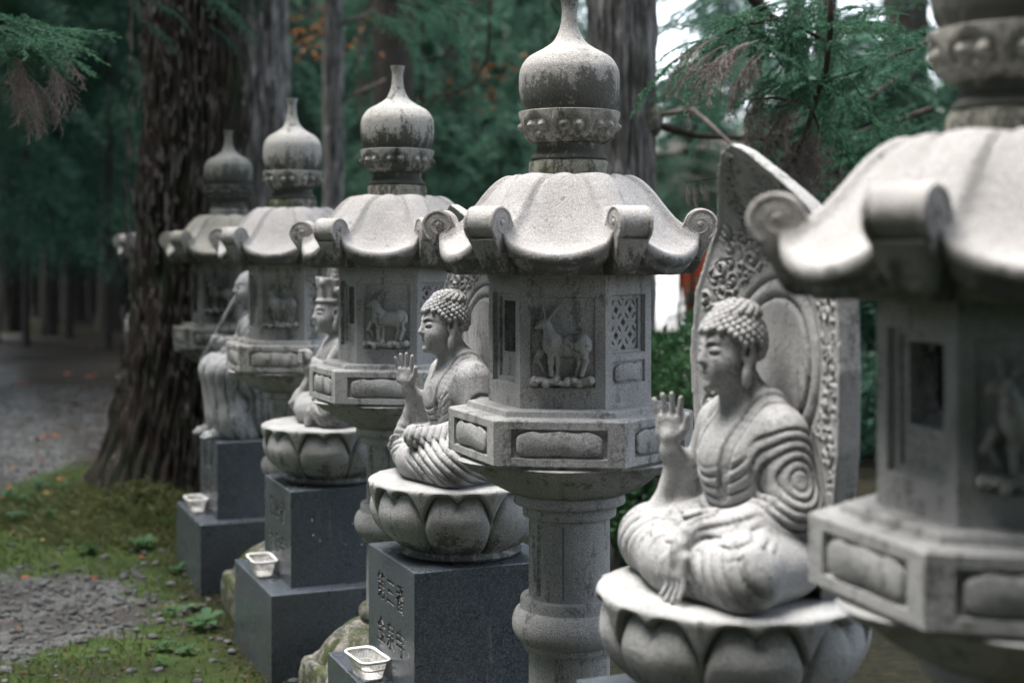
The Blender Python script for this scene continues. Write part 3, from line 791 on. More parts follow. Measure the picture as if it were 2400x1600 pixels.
def head(v, c, s=1., hair='curls'):
    """buddha head facing +x; c is the middle of the skull"""
    cx, cy, cz = c
    Q = lambda x, y, z: (cx+x*s, cy+y*s, cz+z*s)
    E = lambda p, r, k=.01, **q: v.ell(Q(*p), tuple(a*s for a in r), k*s, **q)
    E((0, 0, .008), (.060, .0535, .062)); E((.016, 0, -.030), (.045, .0455, .046), .02); E((.030, 0, -.052), (.026, .027, .022), .02)
    E((.032, .023, -.026), (.024, .025, .028), .015); E((.032, -.023, -.026), (.024, .025, .028), .015)
    v.cap(Q(.058, 0, .006), Q(.0672, 0, -.019), .0062*s, .0090*s, .008*s)                                  # nose
    for q in (-1, 1):
        E((.058, q*.0075, -.021), (.008, .006, .006), .005)
        E((.047, q*.023, .002), (.013, .0135, .0085), .003)                                                 # closed eyelid
        pts = [Q(.0595-.0004*(i-3)**2-.0010*i, q*(.010+i*.0045), -.005-.0008*(3-abs(i-3))) for i in range(7)]
        v.path(pts, .0022*s, .002, True)                                                                    # slit
        br = [Q(.0610-.0022*i-.0006*i*i, q*(.007+i*.0058), .0125+.0055*math.sin(i/5*PI)) for i in range(6)]
        v.path(br, .0034*s, .006*s)                                                                         # brow
        v.path([(p[0]+.003*s, p[1], p[2]-.006*s) for p in br[1:]], .003*s, .004, True)
        E((-.004, q*.0555, -.002), (.016, .008, .026), .003); E((.002, q*.0585, -.050), (.0095, .0085, .021), .006)
        v.cap(Q(-.004, q*.057, -.018), Q(.001, q*.058, -.042), .0075*s, .0075*s, .005)
        E((.001, q*.0605, .001), (.006, .005, .012), .003, cut=True)
    E((.052, 0, -.041), (.0115, .0165, .0048), .004); E((.052, 0, -.0485), (.0105, .0125, .0052), .003)      # lips
    v.path([Q(.062-.004*abs(i-2)**1.3*.6, (i-2)*.006, -.0445+.0008*abs(i-2)) for i in range(5)], .0016*s, .002, True)
    E((.050, 0, -.0655), (.014, .015, .011), .008)
    if hair == 'curls':
        v.ell(Q(-.004, 0, .020), (.0625*s, .056*s, .057*s), .003)
        def cut(x, y, z):    # keep the hair cap off the face
            return x
        curls = []; N = 330
        E((-.012, 0, .062), (.044, .042, .026), .012)
        for i in range(N):
            z = 1-2*(i+.5)/N; a = i*2.399963; r = math.sqrt(1-z*z); d = Vector((r*math.cos(a), r*math.sin(a), z))
            hl = .028 if d.x > 0 else -.045
            zl = d.z*.060+.012
            lim = .030-.050*max(0., min(1., (.62-d.x)/.75))
            if d.x > .62: lim = .030
            if zl < lim: continue
            if abs(d.y) > .75 and -.35 < d.x < .45 and zl < .006: continue
            p = Q(-.003+d.x*.0655, d.y*.0595, .018+d.z*.060)
            curls.append(p)
        for i in range(64):
            z = 1-(i+.5)/64*.9; a = i*2.399963; r = math.sqrt(max(0, 1-z*z)); curls.append(Q(-.012+r*math.cos(a)*.046, r*math.sin(a)*.044, .063+z*.028))
        return curls

def hair_mesh(pts, r):
    b = MB(); q = random.Random(8)
    for p in pts: s = r*q.uniform(.9, 1.12); b.add(*ball(p, (s, s, s), 9, 6))
    return b.mesh('hair_curls')
def ridges(x): 
    """soft cloth pleats from a running parameter: sharp valleys, rounded tops"""
    return np.abs(np.sin(x*PI))**.55

def buddha_mesh(kind):
    """seated figure, front along +x, base at z=0, about .54 m tall"""
    h = .0028 if kind == 'S2' else .0031
    v = Vol((-.175, -.275, -.004), (.235, .275, .56), h)
    # crossed legs under the robe
    for q in (-1, 1):
        v.cap((-.02, q*.075, .075), (.085, q*.175, .062), .080, .066, .03)
        v.cap((.085, q*.180, .058), (.135, q*.02, .050), .060, .050, .03)
        v.ell((-.02, q*.10, .06), (.095, .105, .07), .03)
    v.ell((.045, 0, .055), (.13, .20, .06), .03); v.ell((.10, 0, .05), (.07, .13, .052), .03)
    for q in (-1, 1): v.ell((.050, q*.105, .062), (.118, .120, .080), .02) if kind == 'S2' else v.ell((.04, q*.10, .055), (.11, .11, .068), .02)
    dx = 0 if kind == 'S2' else -.045
    # trunk
    v.ell((dx+.005, 0, .15), (.080, .112, .12), .03); v.ell((dx+.022, 0, .245), (.078, .118, .085), .03); v.ell((dx+.045, 0, .215), (.055, .085, .07), .03)
    v.cap((dx+.004, -.080, .292), (dx+.004, .080, .292), .050, .050, .025)
    v.cap((dx+.012, 0, .31), (dx+.035, 0, .378), .050, .042, .02); v.cap((dx+.0, -.055, .33), (dx+.0, .055, .33), .040, .040, .03)
    # near (left) arm under the sleeve
    v.cap((dx+.0, .106, .285), (dx-.008, .138, .165), .050, .047, .02)
    v.cap((dx-.008, .140, .158), (dx+.105, .098, .118), .048, .040, .02)
    v.cap((dx+.09, .112, .118), (dx+.158, .060, .128), .042, .036, .012)
    v.ell((dx+.075, .10, .105), (.075, .05, .035), .02)
    # far (right) arm, forearm raised
    v.cap((dx+.01, -.110, .285), (dx+.03, -.150, .17), .048, .042, .02)
    v.cap((dx+.03, -.150, .165), (dx+.108, -.142, .235), .042, .021, .015)
    v.cap((dx+.105, -.142, .225), (dx+.114, -.136, .262), .019, .016, .008)
    # sleeve falling from the raised forearm
    v.cap((dx+.07, -.155, .175), (dx+.095, -.165, .10), .036, .022, .02); v.cap((dx+.10, -.145, .205), (dx+.125, -.155, .13), .016, .014, .015); v.cap((dx+.125, -.155, .13), (dx+.150, -.165, .075), .014, .020, .02)
    v.ell((dx+.045, -.16, .13), (.05, .035, .07), .02)
    # folds of the robe: broad pleats first, then chiselled lines that follow the surface
    if kind == 'S2':
        def sleeve(x, y, z):
            g = x*.9-y*.35+.25*z; w = smoothstep(.04, .07, x)*smoothstep(.04, .06, y)*smoothstep(.17, .15, z)*smoothstep(.085, .10, z)
            return w*.0050*(1-ridges(g/.0175))
        v.disp((.03, .03, .06), (.22, .22, .18), sleeve)
        def legs(x, y, z):
            g = .80*z-.60*x+.30*np.abs(y); w = smoothstep(.140, .118, z)*smoothstep(.0, .02, z)*smoothstep(.03, .07, np.abs(y))
            return w*.0078*(1-ridges(g/.0225))
        v.disp((-.17, -.27, 0), (.23, .27, .15), legs)
        for i in range(6):
            f = i/5; v.line([(.10+.05*f, -.10, .125), (.14+.04*f, -.14-.02*f, .09), (.15+.02*f, -.18+.02*f, .04), (.15, -.15+.08*f, .012)], .0057)
        def chest(x, y, z):
            g = np.sqrt((y+.012)**2*1.25+(z-.345)**2); w = smoothstep(.035, .055, x)*smoothstep(.135, .145, g)*smoothstep(.262, .245, g)*smoothstep(.105, .075, np.abs(y+.005))
            return w*.0090*(1-ridges(g/.0165))
        v.disp((.02, -.13, .07), (.16, .13, .25), chest)
        for o in (0, .012, .024, .036):           # layered hem over the near shoulder
            v.line([(-.05, .088+o, .345), (-.01, .078+o*.9, .352), (.04, .064+o*.9, .335), (.075, .056+o*.8, .30), (.092, .054+o*.7, .25), (.092, .045+o*.6, .20), (.085, .026+o*.5, .165)], .0046, n=20, taper=False)
        v.line([(.03, .18, .16), (.045, .17, .20), (.035, .175, .235), (.005, .18, .25), (-.03, .17, .245)], .0057)
        v.line([(.02, .18, .235), (.03, .18, .215), (.05, .17, .19)], .0040)
        v.line([(.055, -.03, .345), (.085, -.05, .31), (.09, -.075, .26), (.085, -.09, .20)], .0054, n=18, taper=False)
        v.line([(.05, -.040, .345), (.075, -.065, .31), (.08, -.09, .26)], .0040, n=14)
    else:
        def arm(x, y, z):
            g = np.sqrt((x-dx-.006)**2+((z-.215)*.85)**2); w = smoothstep(.085, .105, y)*smoothstep(.010, .020, g)*smoothstep(.090, .075, g)
            return w*.0085*(1-ridges(g/.0150))
        v.disp((-.17, .07, .09), (.12, .25, .32), arm)
        def chest(x, y, z):
            g = np.sqrt((y+.012)**2*1.25+(z-.375)**2); w = smoothstep(.03+dx, .055+dx, x)*smoothstep(.150, .160, g)*smoothstep(.30, .28, g)*smoothstep(.105, .075, np.abs(y+.005))
            return w*.0105*(1-ridges(g/.0190))
        v.disp((-.03, -.13, .06), (.16, .13, .25), chest)
        def legs(x, y, z):
            g = .80*np.abs(y)+.45*z-.25*x; w = smoothstep(.125, .10, z)*smoothstep(.0, .02, z)*smoothstep(.05, .10, x)*smoothstep(.07, .10, np.abs(y))
            return w*.0062*(1-ridges(g/.0265))
        v.disp((.03, -.27, 0), (.23, .27, .13), legs)
        def sleeve(x, y, z):
            g = z+.30*x; w = smoothstep(.02, .06, x)*smoothstep(.03, .06, y)*smoothstep(.195, .175, z)*smoothstep(.085, .10, z)
            return w*.0060*(1-ridges(g/.0165))
        v.disp((.0, .02, .06), (.22, .22, .21), sleeve)
        for o in (0, .013, .026):
            v.line([(dx-.045, .082+o, .345), (dx, .074+o, .352), (dx+.045, .056+o*.9, .33), (dx+.08, .046+o*.8, .28), (dx+.095, .036+o*.7, .22), (dx+.095, .02+o*.6, .16)], .0054, n=20, taper=False)
        v.line([(dx+.055, -.025, .345), (dx+.085, -.04, .31), (dx+.095, -.055, .25)], .0061, n=16, taper=False)
        v.line([(dx+.05, -.05, .34), (dx+.075, -.075, .30), (dx+.085, -.085, .24)], .0047, n=16)
        # left hand resting palm-forward before the shin
        v.cap((.145, .075, .115), (.165, .080, .092), .022, .018, .012)
        hand_open(v, (.163, .082, .096), (.14, .0, -1), (0, -1, 0), (1, 0, .15), .92, 1, .2)
    hand_open(v, (.120+dx-(.012 if kind == 'S1' else 0), -.140, .252), (.06, .0, 1), (-.6, .8, 0), (.8, .6, 0), .90)
    v.clip_below(.0005)
    cl = head(v, (.050+dx, 0, .438), 1.05 if kind == 'S2' else .98)
    return v.mesh('figure'), hair_mesh(cl, .0083)

def crowned_mesh():
    v = Vol((-.13, -.26, -.004), (.235, .26, .58), .0042)
    for q in (-1, 1):
        v.cap((-.02, q*.075, .070), (.09, q*.170, .060), .080, .068, .03); v.cap((.09, q*.172, .056), (.135, q*.02, .050), .060, .050, .03)
        v.ell((-.02, q*.10, .06), (.09, .10, .07), .03)
    v.ell((.045, 0, .05), (.125, .19, .055), .03)
    v.ell((.005, 0, .15), (.070, .095, .12), .03); v.ell((.02, 0, .245), (.070, .112, .085), .03); v.cap((.0, -.09, .285), (.0, .09, .285), .050, .05, .025)
    v.cap((.012, 0, .31), (.03, 0, .37), .036, .034, .018)
    v.cap((.0, .122, .28), (.01, .150, .16), .046, .040, .02); v.cap((.01, .15, .155), (.125, .02, .225), .036, .024, .015)
    v.cap((.0, -.122, .28), (.02, -.150, .16), .046, .040, .02); v.cap((.02, -.15, .155), (.125, -.01, .185), .036, .024, .015)
    # the fist mudra: one fist wrapped round the raised finger of the other
    v.ell((.140, .0, .205), (.026, .030, .026), .008); v.ell((.146, .002, .252), (.026, .028, .028), .006)
    for i in range(4): v.cap((.168, -.018, .232+i*.0125), (.168, .022, .234+i*.0125), .0068, .0068, .002)
    v.cap((.146, .03, .245), (.158, .02, .276), .009, .007, .004)
    # scarf falling over the near shoulder and knee
    v.path([(.04, .075, .30), (.085, .085, .22), (.11, .095, .15), (.14, .115, .10), (.165, .13, .05), (.172, .13, .01)], .017, .012)
    v.path([(.04, -.075, .30), (.085, -.09, .22), (.12, -.11, .13), (.17, -.13, .06)], .016, .012)
    v.cap((-.02, .17, .10), (.06, .19, .03), .022, .016, .012)
    def fold(x, y, z): return smoothstep(.12, .10, z)*.0035*(1-ridges((x*.7+y*.5+z*.6)/.032))*smoothstep(.05, .1, np.abs(y))
    v.disp((-.12, -.26, 0), (.22, .26, .13), fold)
    for i in range(6):
        f = i/5; v.line([(.16-.12*f, .09+.03*f, .11-.02*f), (.13-.11*f, .16+.02*f, .07), (.08-.10*f, .20, .02)], .005)
    for o in (0, .02): v.line([(-.03, .10+o, .33), (.04, .07+o, .32), (.075, .05+o, .26), (.08, .03+o, .19)], .004, n=18)
    v.clip_below(.0005)
    head(v, (.048, 0, .416), 1., None)
    # hair, headband and tall cylindrical crown
    v.ell((.030, 0, .448), (.058, .056, .052), .006); v.ell((-.022, 0, .40), (.03, .045, .06), .015); v.cap((-.03, .03, .38), (-.04, .07, .31), .022, .014, .012)
    for i in range(26):
        a = i/25*PI*1.3-PI*.65; v.ell((.045+.056*math.cos(a), .055*math.sin(a), .462), (.007, .007, .008), .004)
    def crown(x, y, z):
        q = np.sqrt((x-.042)**2+(y*1.05)**2); a = np.arctan2(y, x-.042); R = .056+(z-.475)*.14+.0035*np.cos(a*9)*np.cos((z-.52)*70)
        return np.maximum(q-R, np.abs(z-.512+.13*(.10-x))-.040+.0*0)*.9
    v.put(crown, (-.05, -.08, .47), (.13, .08, .575), .006)
    v.ell((.095, .035, .53), (.012, .014, .018), .004); v.ell((.035, .066, .50), (.024, .010, .016), .004)
    return v.mesh('figure')

def monk_mesh():
    v = Vol((-.16, -.24, -.004), (.33, .24, .80), .0052)
    # seated with legs hanging; long robe
    v.ell((.0, 0, .16), (.13, .17, .20), .04)
    for q in (-1, 1):
        v.cap((.02, q*.075, .32), (.19, q*.085, .31), .085, .078, .03); v.cap((.19, q*.085, .30), (.16, q*.085, .06), .078, .075, .03)
        v.cap((.15, q*.085, .10), (.10, q*.09, .03), .085, .07, .03)
        v.cap((.15, q*.085, .03), (.265, q*.095, .018), .034, .026, .015)
        for i in range(4): v.cap((.255, q*.095-.024+i*.016, .016), (.290, q*.10-.027+i*.018, .012), .011, .009, .003)
    v.ell((.01, 0, .42), (.095, .13, .15), .03); v.ell((.02, 0, .50), (.085, .13, .09), .03); v.cap((.0, -.10, .545), (.0, .10, .545), .055, .055, .025)
    v.cap((.01, 0, .56), (.035, 0, .64), .042, .038, .02)
    v.cap((.0, .13, .54), (.02, .165, .40), .055, .055, .02); v.cap((.02, .165, .39), (.14, .08, .385), .055, .046, .02)
    v.ell((.09, .14, .31), (.075, .05, .11), .03)
    v.cap((.0, -.13, .54), (.05, -.165, .42), .055, .05, .02); v.cap((.05, -.165, .41), (.17, -.11, .43), .048, .036, .02); v.ell((.10, -.15, .34), (.07, .045, .10), .03)
    v.ell((.165, .065, .405), (.032, .028, .026), .008); v.ell((.192, -.10, .445), (.026, .026, .030), .008)
    for i in range(4): v.cap((.205, -.118, .425+i*.013), (.205, -.08, .425+i*.013), .0078, .0078, .003)
    def fold(x, y, z):
        g = np.arctan2(y, x+.05)*.30+.10*z; return smoothstep(.33, .26, z)*.010*(1-ridges(g/.048))
    v.disp((-.16, -.24, 0), (.33, .24, .34), fold)
    def up(x, y, z): return smoothstep(.34, .37, z)*smoothstep(.56, .53, z)*.006*(1-ridges((x*.7-y*.4+z*.7)/.034))
    v.disp((-.16, -.24, .33), (.33, .24, .57), up)
    v.path([(.0, .075, .60), (.06, .06, .56), (.10, .02, .47), (.10, -.03, .42)], .007, .006, True)
    for i in range(9):
        a = -.9+i*.3; v.line([(.20*math.cos(a)+.03, .17*math.sin(a)+.08, .33), (.22*math.cos(a)+.03, .18*math.sin(a)+.08, .2), (.20*math.cos(a)+.02, .18*math.sin(a)+.08, .07)], .008)
    for i in range(6):
        v.line([(.02+.02*i, .10+.012*i, .52-.02*i), (.05+.02*i, .16, .45-.015*i), (.06+.015*i, .18, .34)], .006)
    v.clip_below(.0005)
    head(v, (.048, 0, .700), 1.08, None)
    return v.mesh('figure')

def slab_mesh():
    """leaf-shaped backing slab behind a seated figure; z=0 at the lotus top; tip curls forwards"""
    h = .0042; v = Vol((-.22, -.30, -.004), (.045, .30, .90), h)
    ks = [0, .12, .3, .45, .58, .68, .76, .82, .86, .882]; kw = [.165, .21, .258, .268, .255, .215, .155, .095, .045, -.012]
    x, y, z = v.grid(v.sl(v.lo, v.lo+9, 0))
    w = np.interp(z, ks, kw).astype(np.float32)
    xf = (-.105+.045*(np.abs(y)/.26)**2+.115*smoothstep(.66, .90, z)**1.3).astype(np.float32)         # front surface
    th = (.046-.020*smoothstep(.6, .88, z)).astype(np.float32)
    # carving on the front
    hz = np.sqrt(y**2+((z-.46)*.93)**2); rel = np.zeros(np.broadcast(x, y, z).shape, np.float32)
    yy, zz = np.broadcast_arrays(y[0], z[0]); H = np.zeros(yy.shape, np.float32)
    q = np.sqrt(yy**2+((zz-.45)*.95)**2)
    H += .006*(q < .118)-.007*np.exp(-((q-.120)/.0045)**2)+.005*np.exp(-((q-.137)/.010)**2)-.008*np.exp(-((q-.157)/.0045)**2)
    by = np.sqrt(yy**2+((zz-.16)*.9)**2); H += (zz < .36)*(q > .16)*(-.007*np.exp(-((by-.185)/.0045)**2)+.004*np.exp(-((by-.170)/.007)**2))
    inner = np.maximum((q-.160), 0)*(zz > .32)+np.maximum(by-.19, 0)*(zz <= .32)
    W = np.interp(zz, ks, kw); edge = W-np.abs(yy)
    band = smoothstep(.012, .03, inner)*smoothstep(.016, .026, edge)
    r2 = random.Random(5); sw = np.zeros_like(H)
    for i in range(210):
        for _ in range(30):
            a, b = r2.uniform(-.25, .25), r2.uniform(.02, .84)
            ww = np.interp(b, ks, kw); qq = math.hypot(a, (b-.45)*.95); bb = math.hypot(a, (b-.16)*.9)
            if abs(a) < ww-.02 and (qq > .168 if b > .32 else bb > .20): break
        R = r2.uniform(.012, .020); d = np.sqrt((yy-a)**2+(zz-b)**2); an = np.arctan2(zz-b, yy-a)+r2.uniform(0, 6)
        sg = r2.choice((-1, 1)); sp = np.sin(d/R*7.5+sg*an); m = smoothstep(R*1.25, R*.95, d); sw = np.where(m > .2, np.where(m > sw*0, sp*m*.005+.001*m, sw), sw)
    H += band*sw*1.35
    H += .004*smoothstep(.014, .008, edge)*(edge > 0)
    d = np.maximum(np.maximum((x-xf-H[None]), (xf-th)-x)*.9, (np.abs(y)-w)*.85)
    v.D = np.minimum(v.D, d.astype(np.float32)); v.clip_below(.0005)
    v.D[:, :, -1] = .1
    return v.mesh('backing_slab')

S_T = [-.79, .664, 2.066, 3.468]       # place of each statue along the row
SEAT = .891; PTOP = .671; STEP = .322
lot = lotus_mesh(); slb = slab_mesh()
def statue(name, label, i, fig, m, lotus=True, n=.04):
    q = P(S_T[i], n)+Vector((.025 if i == 0 else 0, 0, 0)); t = thing(name, label, 'statue', q, ROWROT)
    hair = None
    if isinstance(fig, tuple): fig, hair = fig
    zs = 1.045 if i == 0 else 1.0; off = (0, 0, -.045, -.03)[i]
    fo = obj('figure', fig, m, t, loc=(off, 0, SEAT if lotus else PTOP+.001), sc=(1, 1, zs))
    if hair: obj('hair', hair, m, fo)
    if lotus: obj('lotus_seat', lot, M['lotus'], t, loc=(0, 0, PTOP+.001), sc=(1, 1, .99))
    obj('backing_slab', slb, M['slab'], t, loc=(0 if i == 0 else .025, 0, SEAT-(.018 if i == 0 else 0)) if lotus else (-.02, 0, PTOP+.2), sc=(1, 1, (1, .895, .87, 1)[i]))
    return t
S1 = statue('buddha_statue', 'seated stone buddha with ringed sleeve folds, before the large leaf-shaped slab beside the nearest lantern', 0, buddha_mesh('S1'), M['statue'])
S2 = statue('buddha_statue', 'seated curly-haired stone buddha raising its palm, on the engraved plinth with the nearest basket', 1, buddha_mesh('S2'), M['statue'])
S3 = statue('crowned_statue', 'seated stone figure in a tall crown with fist before its chest', 2, crowned_mesh(), M['statue'])
S4 = statue('monk_statue', 'bald stone monk in a long robe holding a slanting staff', 3, monk_mesh(), M['statue_grey'], False)
b = MB(); b.tube([(.235, -.105, .345), (.06, -.125, .655), (.02, -.13, .72)], .0075, 8)
b.add(*ball((.02, -.13, .735), (.022, .02, .026)))
b.build('staff', M['statue_grey'], S4, loc=(0, 0, PTOP))
b = MB(); b.box((-.15, -.15, 0), (.02, .15, .2)); o = b.build('seat_rock', M['statue_grey'], S4, False, loc=(0, 0, PTOP+.002)); bevelled(o, .05, 3)

# ------------------------------------------------------------------ dark granite plinths
def chamfer_block(x0, x1, y0, y1, z0, z1, c=.003):
    b = MB(); L = []
    for ins, z in ((0, z0), (0, z1-c), (c, z1)):
        L.append([(x0+ins, y0+ins, z), (x1-ins, y0+ins, z), (x1-ins, y1-ins, z), (x0+ins, y1-ins, z)])
    b.loops(L); return b
def engrave(block, rows, x):
    """cut the characters into the front (+x) face of the block"""
    b = MB()
    for txt, zc in rows:
        for j, ch in enumerate(txt):
            me = text_mesh(ch, .084, .007, 2, .0018); yc = -.088+.088*j
            b.add([(x+v.co.z, v.co.x*.95+yc, v.co.y+zc) for v in me.vertices], [list(p.vertices) for p in me.polygons]); bpy.data.meshes.remove(me)
    cm = b.mesh('cutter', False); bm = bmesh.new(); bm.from_mesh(cm); bmesh.ops.remove_doubles(bm, verts=bm.verts, dist=1e-5); bm.to_mesh(cm); bm.free()
    cut = obj('cutter', cm, M['engraving']); block.data.materials.append(M['engraving'])
    cut.parent = block.parent
    m = block.modifiers.new('cut', 'BOOLEAN'); m.operation = 'DIFFERENCE'; m.object = cut; m.solver = 'EXACT'; m.use_self = True; m.material_mode = 'TRANSFER'
    dg = bpy.context.evaluated_depsgraph_get(); dg.update()
    me = bpy.data.meshes.new_from_object(block.evaluated_get(dg)); block.modifiers.clear()
    if len(me.vertices) > 200: block.data = me
    bpy.data.objects.remove(cut); print('engraved', len(me.vertices), [mm.name for mm in me.materials])
NAMES = [None, ('第三番', '金泉寺'), ('第四番', '大日寺'), ('第五番', '地蔵寺')]
PL_LAB = ['dark granite plinth under the buddha beside the nearest lantern', 'dark granite plinth with the clearest engraved characters, nearest white basket on its step',
          'dark granite plinth under the crowned statue, spotted with white droppings', 'bluish granite plinth under the bald monk beside the huge cedar']
plinths = []
for i in range(4):
    n0 = .04; t = thing('granite_plinth', PL_LAB[i], 'plinth', P(S_T[i], n0), ROWROT, 'granite plinths under the statues')
    xf = .2526-n0
    up = chamfer_block(xf-.43, xf, -.213, .213, STEP, PTOP).build('upper_block', M['granite'], t, False)
    chamfer_block(xf-.55, xf+.090, -.345, .296, -.1, STEP-.001).build('lower_block', M['granite'], t, False)
    if NAMES[i]: engrave(up, ((NAMES[i][0], PTOP-.105), (NAMES[i][1], PTOP-.232)), xf)
    plinths.append(t)
# pale droppings and chips on the crowned statue's plinth
b = MB(); r3 = random.Random(3)
for i in range(12):
    s = r3.uniform(.0012, .0034); b.add(*ball((r3.uniform(-.2, .18), .2135, r3.uniform(.36, .64)), (s, .0016, s*r3.uniform(.8, 1.6)), 7, 5))
b.build('dropping_spots', M['plastic'], plinths[2])['kind'] = 'stuff'

# ------------------------------------------------------------------ white baskets
def basket():
    t = thing('plastic_basket', 'x', 'basket', (0, 0, 0), 0, 'white offering baskets on the plinth steps')
    def rl(a, b, r, z, n=6):
        out = []
        for cx, cy, s in ((1, 1, 0), (-1, 1, 1), (-1, -1, 2), (1, -1, 3)):
            for i in range(n+1):
                q = PI/2*(s+i/n); out.append((cx*(a-r)+r*math.cos(q), cy*(b-r)+r*math.sin(q), z))
        return out
    b = MB(); a1, b1, a0, b0, H = .080, .041, .060, .026, .060
    b.loops([rl(a1-.002, b1-.002, .022, H-.004), rl(a1+.005, b1+.005, .028, H-.006), rl(a1+.007, b1+.007, .03, H), rl(a1+.003, b1+.003, .026, H+.003), rl(a1-.005, b1-.005, .022, H-.003), rl(a1-.002, b1-.002, .022, H-.004)], False, False)
    b.build('rim', M['plastic'], t)
    b = MB(); b.loops([rl(a0+.001, b0+.001, .018, 0), rl(a0+.001, b0+.001, .018, .006), rl(a0-.004, b0-.004, .015, .007)], True, True); b.build('bottom', M['plastic'], t, True, 40)
    b = MB(); top, bot = [], []
    N = 84
    T = rl(a1-.001, b1-.001, .024, H, 40); B = rl(a0, b0, .018, .003, 40)
    def at(Lp, u):
        # arc-length position around the loop
        q = [Vector(p) for p in Lp]+[Vector(Lp[0])]; d = [0]
        for i in range(1, len(q)): d.append(d[-1]+(q[i]-q[i-1]).length)
        s = u*d[-1]; j = max(0, min(len(q)-2, int(np.searchsorted(d, s))-1)); f = (s-d[j])/max(1e-6, d[j+1]-d[j]); return q[j].lerp(q[j+1], f)
    for i in range(N):
        p0, p1 = at(B, i/N), at(T, i/N); p0b, p1b = at(B, (i+.45)/N), at(T, (i+.45)/N)
        inn = Vector((0, 0, 0)); c = (p1+p0)/2; o = Vector((c.x, c.y, 0)).normalized()*.0014
        b.add([p0, p0b, p1b, p1, p0-o, p0b-o, p1b-o, p1-o], [[0, 1, 2, 3], [7, 6, 5, 4], [0, 3, 7, 4], [1, 5, 6, 2]])
    sl = b.build('ribs', M['plastic'], t, False); sl['kind'] = 'stuff'
    b = MB(); Lm = []
    for z, f in ((.027, 0), (.031, 0)):
        u = z/H; Lm.append([tuple(Vector(p).lerp(Vector(q), u)+Vector((0, 0, 0))) for p, q in zip(B, T)])
    L2_ = [[(x*1.012, y*1.012, z) for x, y, z in l] for l in Lm]; b.loops([L2_[0], L2_[1]], False, False); b.build('band', M['plastic'], t)
    return t
bk = basket(); bks = [bk, copy_tree(bk), copy_tree(bk)]
for o, i, lab, dx, dy, rz, s in zip(bks, (1, 2, 3), ('empty white slotted plastic basket before the engraved plinth of the curly-haired buddha', 'white plastic basket on the plinth step below the crowned statue', 'small white plastic basket on the plinth step below the bald monk'), (.2615, .2615, .2615), (-.065, -.045, -.06), (1.65, 1.55, 1.6), (1, 1.04, 1)):
    q = P(S_T[i], 0.04); R = Matrix.Rotation(ROWROT, 3, 'Z'); w = q+R@Vector((dx, dy, 0))
    o.location = (w.x, w.y, STEP); o.rotation_euler.z = ROWROT+rz; o.scale = (s, s, s); o['label'] = lab
# ------------------------------------------------------------------ trees
def trunk_mesh(name, pts, rad, seg=56, rings=70, amp=.03, freq=13, flare=0., seed=0):
    """bark-ridged trunk along pts (x, y, z offsets) with radii"""
    pts = np.array(pts, float); u = np.linspace(0, 1, len(pts)); V = []
    for i in range(rings):
        t = (i/(rings-1))**1.25; p = [np.interp(t, u, pts[:, a]) for a in range(3)]; r = np.interp(t, u, rad)
        for q in range(seg):
            a = 2*PI*q/seg; ca, sa = math.cos(a), math.sin(a)
            n = mnoise.noise((ca*freq*.5+seed, sa*freq*.5, p[2]*1.1)); n2 = mnoise.noise((ca*freq+seed, sa*freq+9, p[2]*5.5)); n3 = mnoise.noise((ca*1.3+seed, sa*1.3, p[2]*.3+4))
            rr = r*(1+.10*n3)+amp*(1-2.6*abs(n))*.8+amp*1.1*n2
            if flare: rr += flare*math.exp(-p[2]/.35)*(.55+.45*math.cos(a*5+seed+.8*math.sin(a*2)))
            V.append((p[0]+rr*ca, p[1]+rr*sa, p[2]))
    i = np.arange(rings*seg).reshape(rings, seg); j = np.roll(i, -1, 1)
    return mesh_np(name, V, np.stack([i[:-1], j[:-1], j[1:], i[1:]], -1).reshape(-1, 4))

def blade_arrays(C, D, N, L, Wd):
    """double-triangle leaf blades: centres C, directions D, side hints N, lengths, widths"""
    S = np.cross(D, N); S /= np.maximum(np.linalg.norm(S, axis=1, keepdims=True), 1e-6); L = L[:, None]; Wd = Wd[:, None]
    a = C; b = C+D*L*.45+S*Wd*.5; c = C+D*L; d = C+D*L*.45-S*Wd*.5
    V = np.stack([a, b, c, d], 1).reshape(-1, 3); F = np.arange(len(C)*4, dtype=np.int32).reshape(-1, 4); return V, F
def unit(n): 
    v = rng.normal(size=(n, 3)); return v/np.linalg.norm(v, axis=1, keepdims=True)

def bough_points(n_boughs, z0, z1, R0, R1, per, droop, seed_up=.15, spread=.22):
    C, D = [], []
    for i in range(n_boughs):
        az = rng.uniform(0, 2*PI); z = rng.uniform(z0, z1); f = (z-z0)/(z1-z0); L = (R0+(R1-R0)*f)*rng.uniform(.6, 1.1)
        t = np.sqrt(rng.uniform(.02, 1, per)); d = np.array([math.cos(az), math.sin(az)])
        lat = rng.normal(0, 1, per)*spread*L*(.35+t*.8)*.55; zz = z+seed_up*L*t-droop*L*t*t+rng.normal(0, .05, per)*L-np.abs(lat)*.35
        C.append(np.stack([d[0]*t*L-d[1]*lat, d[1]*t*L+d[0]*lat, zz], 1))
        dd = np.stack([d[0]-d[1]*lat/L*2, d[1]+d[0]*lat/L*2, np.full(per, -.35)], 1)+rng.normal(0, .45, (per, 3)); D.append(dd/np.linalg.norm(dd, axis=1, keepdims=True))
    return np.concatenate(C), np.concatenate(D)
def crown_mesh(n_boughs, z0, z1, R0, R1, per, droop, L, Wd, **k):
    C, D = bough_points(n_boughs, z0, z1, R0, R1, per, droop, **k); n = len(C)
    V, F = blade_arrays(C, D, unit(n)+np.array([0, 0, 1.2]), L*rng.uniform(.6, 1.3, n), Wd*rng.uniform(.7, 1.3, n)); return mesh_np('crown', V, F, False)

